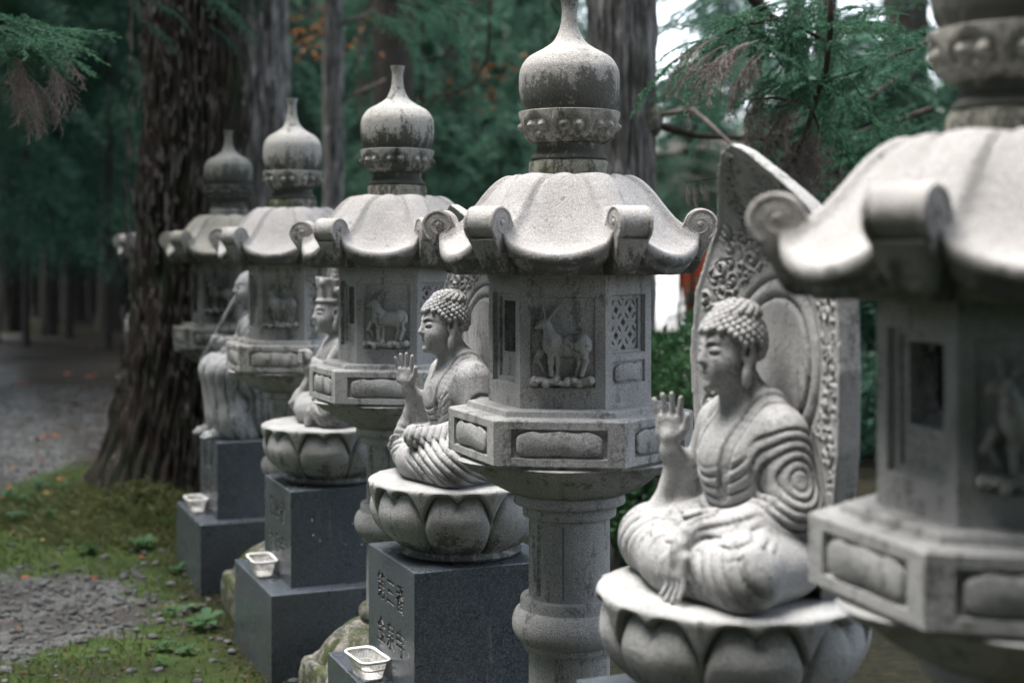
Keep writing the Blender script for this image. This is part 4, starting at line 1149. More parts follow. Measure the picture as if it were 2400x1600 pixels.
young = [crown_mesh(120, .3, 5.2, 1.7, .5, 260, .55, .085, .020) for _ in range(3)]
tall = [crown_mesh(110, 6.2, 15, 3.6, 1.0, 110, .35, .34, .13) for _ in range(3)]
tr_tall = [trunk_mesh('trunk', [(0, 0, -.3), (.05, .03, 4), (.0, .06, 15)], [1, .86, .3], 28, 40, .10, 10, .4, s) for s in (1, 7, 13)]
def tree(name, label, x, y, r, crown=None, cm='canopy', bark_m='bark_dark', zs=1., cs=1., group=None, k=0):
    t = thing(name, label, 'tree', (x, y, float(gz(x, y))), rng.uniform(0, 6.28), group)
    tm = tr_tall[k % 3]
    obj('trunk', tm, M[bark_m], t, sc=(r, r, zs))
    if crown is not None: obj('crown', crown, M[cm], t, sc=(cs, cs, zs*1.0), rot=(0, 0, rng.uniform(0, 6)))
    return t
for q in tr_tall:
    q.materials.clear()
def px(xd, y): return (xd*1.0204-1200)/3310*y      # picture column on a 2352 wide view to world x at depth y

# the huge old cedar on the left of the row
def rootz(x, y): return float(gz(x, y))
bt = thing('cedar_tree', 'huge old cedar with shaggy dark bark and mossy flared foot, growing beside the path', 'tree', (TREE.x, TREE.y, 0))
obj('trunk', trunk_mesh('trunk', [(-.10, 0, .0), (-.05, 0, .5), (.01, 0, 1.2), (.055, 0, 2.4), (.03, 0, 6), (.05, 0, 16)], [.40, .325, .275, .258, .24, .12], 240, 300, .036, 20, .19, 3), M['bark'], bt)
# flakes and loose strips of bark standing off the trunk
C = []; D = []; Ls = []; Ws = []
for i in range(900):
    a = rng.uniform(-PI, PI*.05); z = rng.uniform(.25, 3.0); r = .262+.19*math.exp(-z/.6)*.55+.02; C.append((math.cos(a)*(r+.012)-.05+.04*z/3, math.sin(a)*(r+.012), z)); D.append((math.cos(a)*.10, math.sin(a)*.10, 1)); Ls.append(rng.uniform(.03, .13)); Ws.append(rng.uniform(.010, .026))
C = np.array(C); D = np.array(D)+rng.normal(0, .08, (len(C), 3)); D /= np.linalg.norm(D, axis=1, keepdims=True)
rad = C*np.array([1, 1, 0]); tang = np.cross(rad, np.array([0, 0, 1.])); 
V, F = blade_arrays(C, D, rad+rng.normal(0, .12, C.shape), np.array(Ls), np.array(Ws)*1.4)
o = obj('bark_flakes', mesh_np('bark_flakes', V, F, False), M['bark_grey'], bt); o['kind'] = 'stuff'
obj('crown', tall[0], M['canopy'], bt, sc=(.55, .55, 1))

sec = thing('cedar_tree', 'tall cedar with paler grey-brown bark standing just behind the huge old cedar', 'tree', (px(577, 11.), 11., 0))
obj('trunk', trunk_mesh('trunk', [(0, 0, -.2), (0, 0, 2), (.0, 0, 5), (0, 0, 15)], [.34, .28, .25, .12], 150, 110, .028, 18, .1, 11), M['bark_pale'], sec); obj('crown', tall[1], M['canopy'], sec, sc=(.4, .4, 1))
thin = thing('cedar_tree', 'slender lichen-spotted trunk with two broken branch stubs, behind the pale lantern', 'tree', (px(765, 12.5), 12.5, 0))
obj('trunk', trunk_mesh('trunk', [(.03, 0, -.2), (0, 0, 2), (.0, 0, 5), (0, 0, 13)], [.105, .088, .078, .04], 48, 80, .012, 12, .04, 5), M['bark_pale'], thin); obj('crown', tall[2], M['canopy'], thin, sc=(.25, .25, .9))
for z, L, u in ((3.53, .34, .13), (2.86, .42, .19)):
    b = MB(); b.tube([(.05, 0, z), (.05+L*.5, -.05, z+u*.5), (.05+L, -.08, z+u)], [.017, .013, .010], 6); b.build('branch_stub', M['pale_wood'], thin)
rt = thing('cedar_tree', 'grey-barked cedar with a mossy knot and broken branch, behind the sharp lantern', 'tree', (px(1428, 7.0), 7.0, 0))
obj('trunk', trunk_mesh('trunk', [(-.02, 0, -.2), (0, 0, 1.5), (.0, 0, 3), (.0, 0, 14)], [.158, .160, .166, .07], 160, 220, .014, 18, .03, 21), M['bark_pale'], rt); obj('crown', tall[0], M['canopy'], rt, sc=(.45, .45, 1), rot=(0, 0, 2))
k_ = (px(1500, 7.0)-px(1428, 7.0))
b = MB(); kz = 1.54+(577-270)*1.0204*7/3310
b.tube([(k_-.03, -.02, kz), (k_+.08, -.10, kz+.015), (k_+.17, -.20, kz+.02), (k_+.25, -.30, kz-.07), (k_+.36, -.42, kz-.20)], [.022, .015, .013, .011, .007], 8)
b.tube([(k_+.16, -.18, kz+.02), (k_+.11, -.2, kz+.07), (k_+.08, -.22, kz+.09)], [.009, .006, .003], 6)
b.build('broken_branch', M['pale_wood'], rt)
b = MB(); b.tube([(k_-.02, -.05, kz-.03), (k_+.2, -.12, kz-.10), (k_+.45, -.2, kz-.12), (k_+.7, -.2, kz-.09)], [.022, .015, .012, .008], 7); b.build('branch', M['wood'], rt)
b = MB(); b.add(*ball((k_-.01, -.05, kz-.02), (.055, .07, .085), 14, 10)); b.build('mossy_knot', M['base'], rt)

# forest trunks behind
FG = 'trunks of the forest behind the row'
spots = [(905, 15, .20), (1035, 17, .10), (840, 21, .12), (1105, 24, .2), (1290, 22, .2), (690, 24, .22),
         (15, 27, .25), (70, 33, .28), (110, 26, .12), (165, 31, .24), (215, 36, .26), (255, 28, .20), (40, 40, .3), (130, 42, .3), (-60, 24, .3), (-120, 17, .26), (285, 33, .25), (190, 47, .3), (90, 50, .34),
         (1740, 22, .12), (1900, 19, .16), (2080, 14, .2), (2300, 12, .22), (2450, 17, .25), (1830, 30, .25), (2200, 24, .22)]
ORD = 'first second third fourth fifth sixth seventh eighth ninth tenth eleventh twelfth thirteenth fourteenth fifteenth sixteenth seventeenth eighteenth'.split()
def rank(cols, i, key):
    m = sorted((c for j, c in enumerate(cols) if key(j) == key(i))); return ORD[min(m.index(cols[i]), len(ORD)-1)]
tside = lambda j: 0 if spots[j][0] < 300 else 1 if spots[j][0] < 1500 else 2
for i, (xd, y, r) in enumerate(spots):
    side = 'beyond the gravel path' if xd < 300 else ('behind the pale and sharp lanterns' if xd < 1500 else 'behind the hanging cedar boughs')
    tree('forest_tree', '%s from the left of the dark forest trunks %s' % (rank([q[0] for q in spots], i, tside), side), px(xd, y), y, r*1.15, tall[i % 3] if xd < 300 else None, 'canopy', 'bark_dark' if xd < 1500 else 'bark_grey', rng.uniform(.95, 1.2), rng.uniform(.8, 1.15), FG+(' left' if xd < 300 else ' middle' if xd < 1500 else ' right'), i)
# trees around the clearing outside the picture: added to shut out the low sky
for i, (x, y) in enumerate([(4.5, -2), (2.6, -4.5), (-2, -6.5), (-6.5, -6), (-9.5, -1), (-10, 4), (-11, 9), (-9, 14), (-12, 19), (8, -3), (5, -7), (-13, 0), (1, -5), (-4.5, -4.5), (-7.5, -3.5), (3, -8), (-3, -9), (2.2, -2.2), (-8, 7.5)]):
    tree('forest_tree', 'unseen tall dark cedar added round the clearing to block low sky light', x, y, .3, tall[i % 3], 'canopy', 'bark_dark', rng.uniform(.95, 1.15), 1.15, 'unseen cedars added round the clearing', i)

for i, (x, y) in enumerate([(1.2, -3.2), (-1.2, -3.8), (-3.4, -3.2), (-5.4, -2.2), (2.6, -.8), (-6.8, 0), (-7.2, 2.2), (-7.6, 4.6), (-8.2, 6.6), (0, -2.4), (-2.3, -2.6), (2.1, -2), (-4.4, -3.4), (.2, -4.6), (-1.6, -5.2), (-6.2, -1.2), (1.9, -.4), (-3.4, -5), (3.1, -2.4), (-5.9, -3.6)]):  # unseen young cedars added to block low sky light and deepen undersides
    t = thing('young_cedar', 'unseen bushy young cedar added at the clearing edge to block low light', 'tree', (x, y, 0), rng.uniform(0, 6), 'unseen young cedars added round the clearing')
    obj('crown', young[i % 3], M['needle_far'], t, sc=(1.1, 1.1, .95)); obj('trunk', tr_tall[i % 3], M['bark_dark'], t, sc=(.05, .05, .3))
# undergrowth of young cedars: (column, depth, scale, height, material)
ys = [(640, 17, 1.0, 1., 'needle_far'), (600, 15, .8, .9, 'needle_far'), (880, 23, 1.1, 1.1, 'needle_far'), (1010, 13.5, .55, .55, 'needle_far'), (1150, 15, .7, .6, 'needle_light'), (1090, 19, 1, .9, 'needle_light'), (1250, 17, .7, 1., 'needle_light'), (950, 27, 1.3, 1.4, 'needle_far'), (760, 27, 1.3, 1.3, 'needle_far'), (1180, 30, 1.5, 1.6, 'needle_light'), (1050, 33, 1.5, 1.7, 'needle_light'),
      (250, 22, 1.2, 1.25, 'needle_far'), (160, 25, 1.2, 1.3, 'needle_far'), (60, 23, 1.2, 1.3, 'needle_far'), (-40, 20, 1.2, 1.2, 'needle_far'), (210, 34, 1.6, 1.8, 'needle_far'), (100, 37, 1.6, 1.8, 'needle_far'), (0, 36, 1.6, 1.8, 'needle_far'), (290, 40, 1.8, 1.9, 'needle_far'), (330, 30, 1.4, 1.5, 'needle_far'), (20, 30, 1.3, 1.4, 'needle_far'), (130, 30, 1.3, 1.5, 'needle_far'), (420, 34, 1.6, 1.7, 'needle_far'), (540, 30, 1.5, 1.5, 'needle_far'),
      (1810, 12.5, .7, .5, 'needle_light'), (1930, 11, .6, .6, 'needle_light'), (1850, 15, .9, .75, 'needle_light'), (2000, 11, .7, .6, 'needle_light'), (2120, 13, .8, .7, 'needle_light'), (1860, 19, 1.0, .72, 'needle_light'), (1950, 20, 1.1, .95, 'needle_light'), (2250, 10, .9, .9, 'needle_far'), (2400, 14, 1.1, 1.1, 'needle_far'), (1380, 24, 1.2, 1.2, 'needle_light'), (1330, 14, .6, .75, 'needle_far'), (970, 16, .8, 1.0, 'needle_light'), (1130, 21, 1., 1.3, 'needle_light'), (860, 17, .7, 1., 'needle_far'), (1700, 24, 1.1, .62, 'needle_light'), (1690, 30, 1.1, 1.7, 'needle_light'), (1790, 17, .7, .6, 'needle_light'), (2060, 27, 1.4, 1.35, 'needle_light'), (1800, 28, 1.3, 1.0, 'needle_light'), (1680, 36, 1.5, .9, 'needle_light'), (1655, 16, .6, .26, 'needle_light'), (1560, 14, .55, .28, 'needle_light'), (1590, 15.5, .6, .34, 'needle_far'), (1600, 30, 1.1, 1.12, 'needle_light'), (1650, 26, .9, 1.3, 'needle_light')]
wordy = {'needle_far': 'dark green', 'needle_light': 'lighter green'}
yside = lambda j: (0 if ys[j][0] < 450 else 1 if ys[j][0] < 1500 else 2, ys[j][4])
for i, (xd, y, s, h, m_) in enumerate(ys):
    side = 'left of the huge cedar' if xd < 450 else ('behind the lantern row' if xd < 1500 else 'behind the hanging boughs')
    t = thing('young_cedar', '%s from left of %s young cedars %s' % (rank([q[0] for q in ys], i, yside), wordy[m_], side), 'tree', (px(xd, y), y, float(gz(px(xd, y), y))), rng.uniform(0, 6), 'young cedars, %s, %s' % (wordy[m_], side))
    lift = 1.45 if xd < 450 else 1.85 if (1490 < xd < 1620 and y < 18) else 0
    obj('crown', young[i % 3], M[m_], t, loc=(0, 0, lift), sc=(s, s, h)); obj('trunk', tr_tall[i % 3], M['bark_dark'], t, sc=(.05*s, .05*s, .32*h))

# far wood that reads as one mass
n = 60000; az = np.radians(rng.uniform(-32, 32, n)); dg = np.degrees(az); R_ = rng.uniform(46, 60, n)
hmax = np.where(dg < 2, 15, np.where(dg < 8.5, 4.3, 6.5)); z = rng.uniform(0, 1, n)**.9*hmax*rng.uniform(.75, 1.05, n)
z *= .85+.15*np.sin(dg*2.3)*np.cos(dg*.9)
C = np.stack([np.sin(az)*R_, np.cos(az)*R_, z], 1); D = unit(n); D[:, 2] -= .5; D /= np.linalg.norm(D, axis=1, keepdims=True)
V, F = blade_arrays(C, D, unit(n), rng.uniform(.5, 1.1, n), rng.uniform(.2, .5, n))
tag(obj('far_woods', mesh_np('far_woods', V, F, False), M['needle_far']), 'dense dark wood far behind the clearing', 'woods', None, 'stuff')

# ------------------------------------------------------------------ cedar boughs close to the camera
def spray(L=.42, needle=.016, nw=.0034, n_side=15, droop=.5, seed=0):
    r = random.Random(seed); C, D, Ls, tubes = [], [], [], []
    def twig(p, d, L, rad, depth):
        n = max(5, int(L/.0078)); pts = []
        d = Vector(d).normalized(); q = Vector(p); bend = Vector((r.uniform(-.2, .2), r.uniform(-.2, .2), -droop-r.uniform(0, .3)))
        side = d.cross(Vector((0, 0, 1))).normalized() if abs(d.z) < .95 else Vector((1, 0, 0))
        for i in range(n):
            pts.append(q.copy()); d = (d+bend*(L/n)*1.6).normalized(); q = q+d*(L/n)
            if depth > 0 or i > n*.15:
                for s in range(4):
                    a = r.uniform(0, 2*PI); w = (side*math.cos(a)+d.cross(side)*math.sin(a)); C.append(q[:]); D.append(((d*.8+w*.62).normalized())[:]); Ls.append(needle*r.uniform(.7, 1.2)*(.55+.45*min(1, (n-i)/6)))
            if depth < 2 and i > 2:
                k = n/(n_side if depth == 0 else 6)
                if int(i/k) != int((i-1)/k):
                    sg = 1 if int(i/k) % 2 else -1; f = (1-.75*i/n); l2 = L*(.42 if depth == 0 else .38)*f*r.uniform(.6, 1.2)
                    if l2 > .02: twig(q, d*.75+side*sg*.75+Vector((0, 0, r.uniform(-.35, .15))), l2, rad*.55, depth+1)
        tubes.append((pts[::3]+[pts[-1]], rad))
    twig((0, 0, 0), (1, 0, .1), L, .003, 0)
    C = np.array(C); D = np.array(D); Ls = np.array(Ls)
    V, F = blade_arrays(C, D, unit(len(C)), Ls, np.full(len(C), nw)); b = MB()
    for p, rd in tubes:
        if len(p) > 2: b.tube(p, [rd*(1-.7*i/len(p)) for i in range(len(p))], 4, False)
    V2 = np.array(b.v); F2 = np.array(b.f, np.int32)+len(V); return np.vstack([V, V2]), np.vstack([F, F2]).astype(np.int32)
SPR = [spray(seed=s, droop=d) for s, d in ((1, .5), (2, .8), (3, 1.1), (4, .6))]
SPRB = [spray(.42, .014, .0030, 13, d, s) for s, d in ((11, 1.3), (12, 1.7), (13, 1.0))]
def place(kind, items):
    Vs, Fs, o = [], [], 0
    for i, (p, az, el, roll, s) in enumerate(items):
        V, F = kind[i % len(kind)]
        R = Matrix.Rotation(az, 3, 'Z') @ Matrix.Rotation(-el, 3, 'Y') @ Matrix.Rotation(roll, 3, 'X')
        Vs.append((V*s) @ np.array(R).T+np.array(p)); Fs.append(F+o); o += len(V)
    return np.vstack(Vs), np.vstack(Fs)
def W3(xd, yd, d): return Vector((px(xd, d), d, CAM_Z+(577-yd)*1.0204*d/3310))
def bough(name, label, wood, sprays, dead, cat='branch', mg='needle', m_wood='wood'):
    """a hanging bough: woody limbs plus its sprays"""
    base = Vector(wood[0][0][0]); t = thing(name, label, cat, base)
    b = MB()
    for pts, rad in wood: b.tube([Vector(p)-base for p in pts], rad, 7)
    b.build('limb', M[m_wood], t)
    for nm, kind, lst, mm in (('green_sprays', SPR, sprays, mg), ('withered_sprays', SPRB, dead, 'needle_dead')):
        if lst:
            V, F = place(kind, lst); o = obj(nm, mesh_np(nm, V-np.array(base), F, False), M[mm], t); o['kind'] = 'stuff'
    return t
r4 = random.Random(21)
def scat(n, x0, x1, y0, y1, d0, d1, az, s0=.8, s1=1.3, el=(-.5, .1)):
    out = []
    for i in range(n):
        p = W3(r4.uniform(x0, x1), r4.uniform(y0, y1), r4.uniform(d0, d1)); out.append((p, az+r4.uniform(-.7, .7), r4.uniform(*el), r4.uniform(-.5, .5), r4.uniform(s0, s1)))
    return out
D5 = 5.0
main = [W3(1905, -60, 4.9), W3(1908, 60, 4.95), W3(1898, 160, 5), W3(1870, 235, 5), W3(1855, 300, 5), W3(1835, 345, 5), W3(1812, 385, 5)]
arm1 = [W3(2130, 98, 5), W3(2050, 130, 5), W3(1960, 165, 5), W3(1900, 185, 5)]
arm2 = [W3(1868, 250, 5), W3(1840, 235, 4.95), W3(1780, 225, 4.9), W3(1720, 228, 4.9)]
arm3 = [W3(1866, 255, 5), W3(1880, 290, 5), W3(1885, 310, 5)]
arm4 = [W3(1903, 100, 5), W3(1800, 40, 4.95), W3(1700, 60, 4.9), W3(1640, 90, 4.9)]
gs = []
for pts, n in ((arm4, 16), (arm1, 10), (main[:5], 12)):
    for i in range(n):
        u = r4.uniform(0, len(pts)-1.01); p = pts[int(u)].lerp(pts[int(u)+1], u-int(u)); gs.append((p+Vector((r4.uniform(-.05, .05), r4.uniform(-.15, .15), r4.uniform(-.03, .05))), (PI if r4.random() < .6 else 0)+r4.uniform(-.9, .9), r4.uniform(-.9, .15), r4.uniform(-.5, .5), r4.uniform(.55, 1.0)))
gs += scat(10, 1720, 2100, 0, 90, 4.7, 5.3, PI, .8, 1.1)
ds = []
for pts, n in ((arm2, 10), (main[3:], 12), (arm3, 4)):
    for i in range(n):
        u = r4.uniform(0, len(pts)-1.01); p = pts[int(u)].lerp(pts[int(u)+1], u-int(u)); ds.append((p+Vector((0, r4.uniform(-.05, .05), 0)), PI+r4.uniform(-1.2, 1.2), r4.uniform(-1.3, -.4), r4.uniform(-.5, .5), r4.uniform(.5, .85)))
ds += scat(12, 1640, 1760, 85, 140, 4.6, 4.8, PI, .45, .75, (-1.0, -.1))
bough('cedar_bough', 'large hanging cedar bough, green above and withered brown below, over the leaf-shaped slab', [(main, [.012, .012, .011, .010, .009, .008, .006]), (arm1, [.009, .007, .006, .005]), (arm2, [.006, .005, .004, .003]), (arm3, [.006, .005, .004]), (arm4, [.008, .006, .005, .004])], gs, ds)
am = [W3(1830, 380, 5.2), W3(1740, 392, 5.1), W3(1690, 402, 5.05), W3(1620, 412, 5.0), W3(1575, 420, 5.0)]
ds = []
for i in range(13):
    u = (i+.5)/13*3.99; p = am[int(u)].lerp(am[int(u)+1], u-int(u)); ds.append((p, PI+r4.uniform(-.5, .5), r4.uniform(-1.5, -1.1), r4.uniform(-.3, .3), r4.uniform(.24, .36)))
bough('cedar_twig', 'withered brown cedar twig drooping beside the eave scroll of the sharp lantern', [(am, [.006, .005, .004, .003, .002])], [], ds)
am = [W3(2140, 250, 6), W3(2040, 285, 6), W3(1950, 310, 6), W3(1870, 330, 6)]
am2 = [W3(2060, 180, 6.3), W3(1985, 235, 6.2), W3(1930, 270, 6.2)]
bough('cedar_bough', 'dark cedar bough with loose green sprays, behind the nearest lantern roof', [(am, [.016, .013, .01, .006]), (am2, [.012, .009, .005])], scat(16, 1900, 2160, 200, 380, 5.7, 6.6, PI, .7, 1.2), scat(8, 1880, 2050, 300, 420, 5.8, 6.2, PI, .4, .7, (-1.3, -.6)))
am = [W3(1690, -80, 7.2), W3(1735, 0, 7.2), W3(1770, 40, 7.2), W3(1830, 60, 7.3)]
bough('cedar_bough', 'high cedar bough of bright green sprays beside the white gap in the sky', [(am, [.04, .034, .025, .012])], scat(14, 1600, 1720, 120, 260, 6.8, 7.8, PI, .7, 1.2)+scat(9, 1560, 1680, -30, 40, 7, 8, PI, .5, .8)+scat(8, 1530, 1650, 150, 250, 7.6, 8.4, PI, .5, .9)+scat(16, 1700, 2120, -40, 200, 7, 8.5, PI, .9, 1.5), [], mg='needle_light')
am = [W3(-160, 20, 5), W3(-20, 60, 5), W3(40, 75, 5), W3(90, 85, 5)]
bough('cedar_bough', 'bright green cedar bough with withered grey tips, left of the huge old cedar', [(am, [.014, .010, .007, .004])], scat(26, -60, 75, 35, 120, 4.8, 5.2, 0, .5, .8, (-.35, .1)), scat(22, 10, 130, 110, 190, 4.85, 5.2, 0, .4, .62, (-1.25, -.5)))
am = [W3(380, -60, 8), W3(450, 0, 8), W3(520, 40, 7.8)]
bough('cedar_bough', 'shaded cedar bough hanging in front of the trunk of the huge old cedar', [(am, [.014, .01, .005])], scat(9, 300, 520, -40, 60, 7.2, 7.8, 0, .6, 1.0, (-1.0, -.2)), [], mg='needle_far')
am = [W3(820, -60, 9), W3(900, 0, 9), W3(990, 20, 9)]
bough('cedar_bough', 'cedar bough hanging above the pale lantern between the thin trunk and the grey one', [(am, [.014, .01, .005])], scat(12, 820, 1010, -50, 40, 8.6, 9.4, 0, .7, 1.2, (-.9, -.1)), [], mg='needle_light')
# arching bare vine behind the pale lantern
vn = [W3(1128, -60, 10), W3(1125, 60, 10), W3(1120, 130, 10), W3(1095, 185, 10), W3(1050, 212, 10), W3(1000, 222, 10), W3(985, 245, 10), W3(975, 250, 10)]
b = MB(); b.tube([p-vn[0] for p in vn], [.012, .012, .012, .011, .010, .009, .007, .004], 7)
v2 = [W3(1055, 40, 10), W3(1045, 100, 10), W3(1020, 130, 10), W3(975, 140, 10)]
b.tube([p-vn[0] for p in v2], [.008, .008, .008, .01], 6)
tag(b.build('bare_vine', M['wood'], loc=vn[0]), 'bare dark vine curving down behind the pale lantern finial', 'vine')
# rust-coloured sprays behind the thin trunk and further right
def rusty(xd, yd, d, n, lab, m_='rust_leaf'):
    base = W3(xd, yd, d); b = MB(); b.tube([(0, .1, .5), (.02, .03, .2), (0, 0, 0)], [.012, .008, .004], 6)
    t = thing('maple_branch', lab, 'branch', base); b.build('limb', M['wood'], t)
    C = rng.normal(0, 1, (n, 3))*np.array([.22, .2, .11]); D = unit(n); V, F = blade_arrays(C, D, unit(n), rng.uniform(.05, .09, n), rng.uniform(.03, .05, n)); o = obj('leaves', mesh_np('leaves', V, F, False), M[m_], t); o['kind'] = 'stuff'
rusty(715, 85, 13.5, 80, 'small rust-yellow spray of leaves left of the thin trunk')
rusty(1158, 165, 15, 34, 'small orange spray of leaves behind the sharp lantern finial')
rusty(1050, 235, 16, 40, 'dull reddish spray of leaves behind the bare vine')
# ------------------------------------------------------------------ hedge shrub, hall far behind
hx, hy = px(1570, 6.6), 6.6
t = thing('shrub', 'dark clipped evergreen shrub between the sharp lantern and the leaf-shaped slab', 'shrub', (hx, hy, 0))
n = 9000; U = unit(n); rr = rng.uniform(.45, 1, n)**.4; C = U*rr[:, None]*np.array([.55, .45, .66])+np.array([.08, 0, .56]); C[:, 2] += .05*np.sin(C[:, 0]*14)*np.cos(C[:, 1]*11)
C = C[C[:, 2] > .02]; n = len(C); D = unit(n)+np.array([0, 0, .4]); D /= np.linalg.norm(D, axis=1, keepdims=True)
V, F = blade_arrays(C, D, unit(n), rng.uniform(.035, .065, n), rng.uniform(.016, .028, n)); o = obj('foliage', mesh_np('foliage', V, F, False), M['plant'], t); o['kind'] = 'stuff'
b = MB()
for i in range(7): a = i*.9; b.tube([(.08, 0, -.05), (.08+.12*math.cos(a), .1*math.sin(a), .4), (.08+.3*math.cos(a), .25*math.sin(a), .85)], [.02, .014, .006], 6)
b.build('stems', M['wood'], t)
# second shrub row further right, behind the seats
hl = thing('temple_hall', 'white-walled hall with a vermilion door glimpsed beyond the shrub', 'building', (px(1566, 24), 24, 0), math.radians(-48))
b = MB(); b.box((-1.6, 0, .35), (3.2, 3.2, 2.25)); b.build('wall', M['plaster'], hl, False)
b = MB(); b.box((-1.7, -.1, 0), (3.3, 3.3, .35)); b.build('plinth', M['lantern'], hl, False)
for x in (-1.55, -.12, 1.7, 3.1):
    b = MB(); b.box((x-.11, -.09, .352), (x+.11, .12, 2.26)); b.build('post', M['wood'], hl, False)
b = MB(); b.box((.03, -.04, .352), (1.50, -.002, 1.55)); b.build('door', M['vermilion'], hl, False)
b = MB(); b.box((-1.7, -.13, 2.262), (3.3, .10, 2.42)); b.build('beam', M['wood'], hl, False)
b = MB(); L = []
for x0, x1, y0, y1, z in ((-2.0, 3.6, -.12, 3.4, 2.43), (-2.0, 3.6, -.12, 3.4, 2.52), (-1.2, 2.8, .6, 2.6, 3.3), (-1.1, 2.7, 1.4, 1.8, 3.7)): L.append([(x0, y0, z), (x1, y0, z), (x1, y1, z), (x0, y1, z)])
b.loops(L); b.build('roof', M['roof_tile'], hl, False)

cx_, cy_ = px(1560, 21), 21.0; b = MB(); ang = [2*PI*i/40 for i in range(40)]  # added pale patch that bounces light onto the hall wall
b.add([(cx_, cy_, .03)]+[(cx_+(4.2+.5*math.sin(a*3))*math.cos(a), cy_+(3.6+.4*math.cos(a*4))*math.sin(a), .03) for a in ang], [[0, 1+i, 1+(i+1) % 40] for i in range(40)])
M['bounce_pale'] = plain('pale_bounce_ground', (.48, .46, .43), .95, .1, .15, 6)
tag(b.build('bounce_ground', M['bounce_pale'], None, False), 'pale ground patch added to bounce light onto the hall', None, None, 'structure')
sx = px(1522, 19.5); st = thing('covered_stand', 'white sheet-covered stand glimpsed under the eave of the sharp lantern', 'stand', (sx, 19.5, .03))
b = MB(); b.loops([[(-.62, y, z), (.30, y, z), (.30, y, z+.012), (-.62, y, z+.012)] for y, z in ((-.05, .42), (0, .70), (.12, .78), (.55, 1.04), (1.0, 1.27), (1.06, 1.20))]); b.build('cover', M['plaster'], st)
for x in (-.56, .24):
    for y, z in ((.05, .70), (.98, 1.24)):
        b = MB(); b.box((x-.025, y-.025, 0), (x+.025, y+.025, z)); b.build('leg', M['wood'], st, False)
# ------------------------------------------------------------------ ground cover
# gravel stones
def pebble(seed):
    r = random.Random(seed); V, F = ball((0, 0, 0), (1, .8, .5), 6, 4); return np.array([(x*(1+r.uniform(-.25, .25)), y*(1+r.uniform(-.25, .25)), z*(1+r.uniform(-.3, .3))) for x, y, z in V]), F
PB = []
for s in range(5):
    V, F = pebble(s); T = []
    for f in F:
        for i in range(1, len(f)-1): T.append([f[0], f[i], f[i+1]])
    PB.append((V, np.array(T, np.int32)))
def pebbles(name, X, Y, S, mat_, label):
    Vs, Fs, o = [], [], 0
    for x, y, s in zip(X, Y, S):
        V, F = PB[int(rng.integers(5))]; a = rng.uniform(0, 6.28); ca, sa = math.cos(a), math.sin(a)
        W_ = np.stack([V[:, 0]*ca-V[:, 1]*sa, V[:, 0]*sa+V[:, 1]*ca, V[:, 2]+rng.uniform(0, .4)], 1)*s; Vs.append(W_+np.array([x, y, 0])); Fs.append(F+o); o += len(V)
    Z = gz(X, Y); V = np.vstack(Vs); k = np.repeat(Z, [len(PB[0][0])]*len(X)); V[:, 2] += k
    return tag(obj(name, mesh_np(name, V, np.vstack(Fs), False), mat_), label, 'gravel', None, 'stuff')
n = 60000; X = rng.uniform(-6.5, -1.1, n); Y = rng.uniform(4.2, 16, n); m_ = gravel_mask(X, Y)
vis = (np.abs(X/Y+.18) < .23) & (rng.uniform(0, 1, n) < m_*np.clip(1.3-(Y-5)/14, .25, 1)); X, Y = X[vis][:13000], Y[vis][:13000]
M['gravel'].node_tree.nodes['Principled BSDF'].inputs['Roughness'].default_value = .8
pebbles('gravel', X, Y, rng.uniform(.2, 1, len(X))**3*.020+.0035, M['gravel'], 'loose grey gravel of the path and the bare patch')
n = 700; X = rng.uniform(-2.6, -.5, n); Y = rng.uniform(4, 8, n); pebbles('loose_stones', X, Y, rng.uniform(.3, 1, n)**3*.024+.005, M['gravel'], 'scattered stones lying on the moss')
# moss blades
n = 150000; X = rng.uniform(-3.4, .6, n); Y = rng.uniform(3.6, 11.5, n); cl = np.array([mnoise.noise((x*1.3, y*1.3, 1)) for x, y in zip(X, Y)])
ok = (np.abs(X/Y+.2) < .22) & (gravel_mask(X, Y)+rng.uniform(-.3, .3, n) < .4) & (cl > rng.uniform(-.7, .25, n)); X, Y = X[ok], Y[ok]; n = len(X)
C = np.stack([X, Y, gz(X, Y)-.002], 1); D = unit(n)*.75; D[:, 2] = np.abs(D[:, 2])+.55; D /= np.linalg.norm(D, axis=1, keepdims=True)
V, F = blade_arrays(C, D, unit(n), rng.uniform(.010, .030, n), rng.uniform(.004, .008, n)); tag(obj('moss', mesh_np('moss', V, F, False), M['moss_tuft']), 'soft yellow-green moss covering the ground by the plinths', 'moss', None, 'stuff')
n = 9000; X = rng.uniform(-4, .3, n); Y = rng.uniform(3.6, 13, n); C = np.stack([X, Y, gz(X, Y)+.010+rng.uniform(0, .012, n)], 1); D = unit(n); D[:, 2] *= .15; D /= np.linalg.norm(D, axis=1, keepdims=True)
V, F = blade_arrays(C, D, unit(n), rng.uniform(.012, .05, n), rng.uniform(.0025, .006, n)); tag(obj('needle_litter', mesh_np('needle_litter', V, F, False), M['fallen_brown']), 'fallen brown cedar needles and twigs strewn over moss and gravel', 'litter', None, 'stuff')
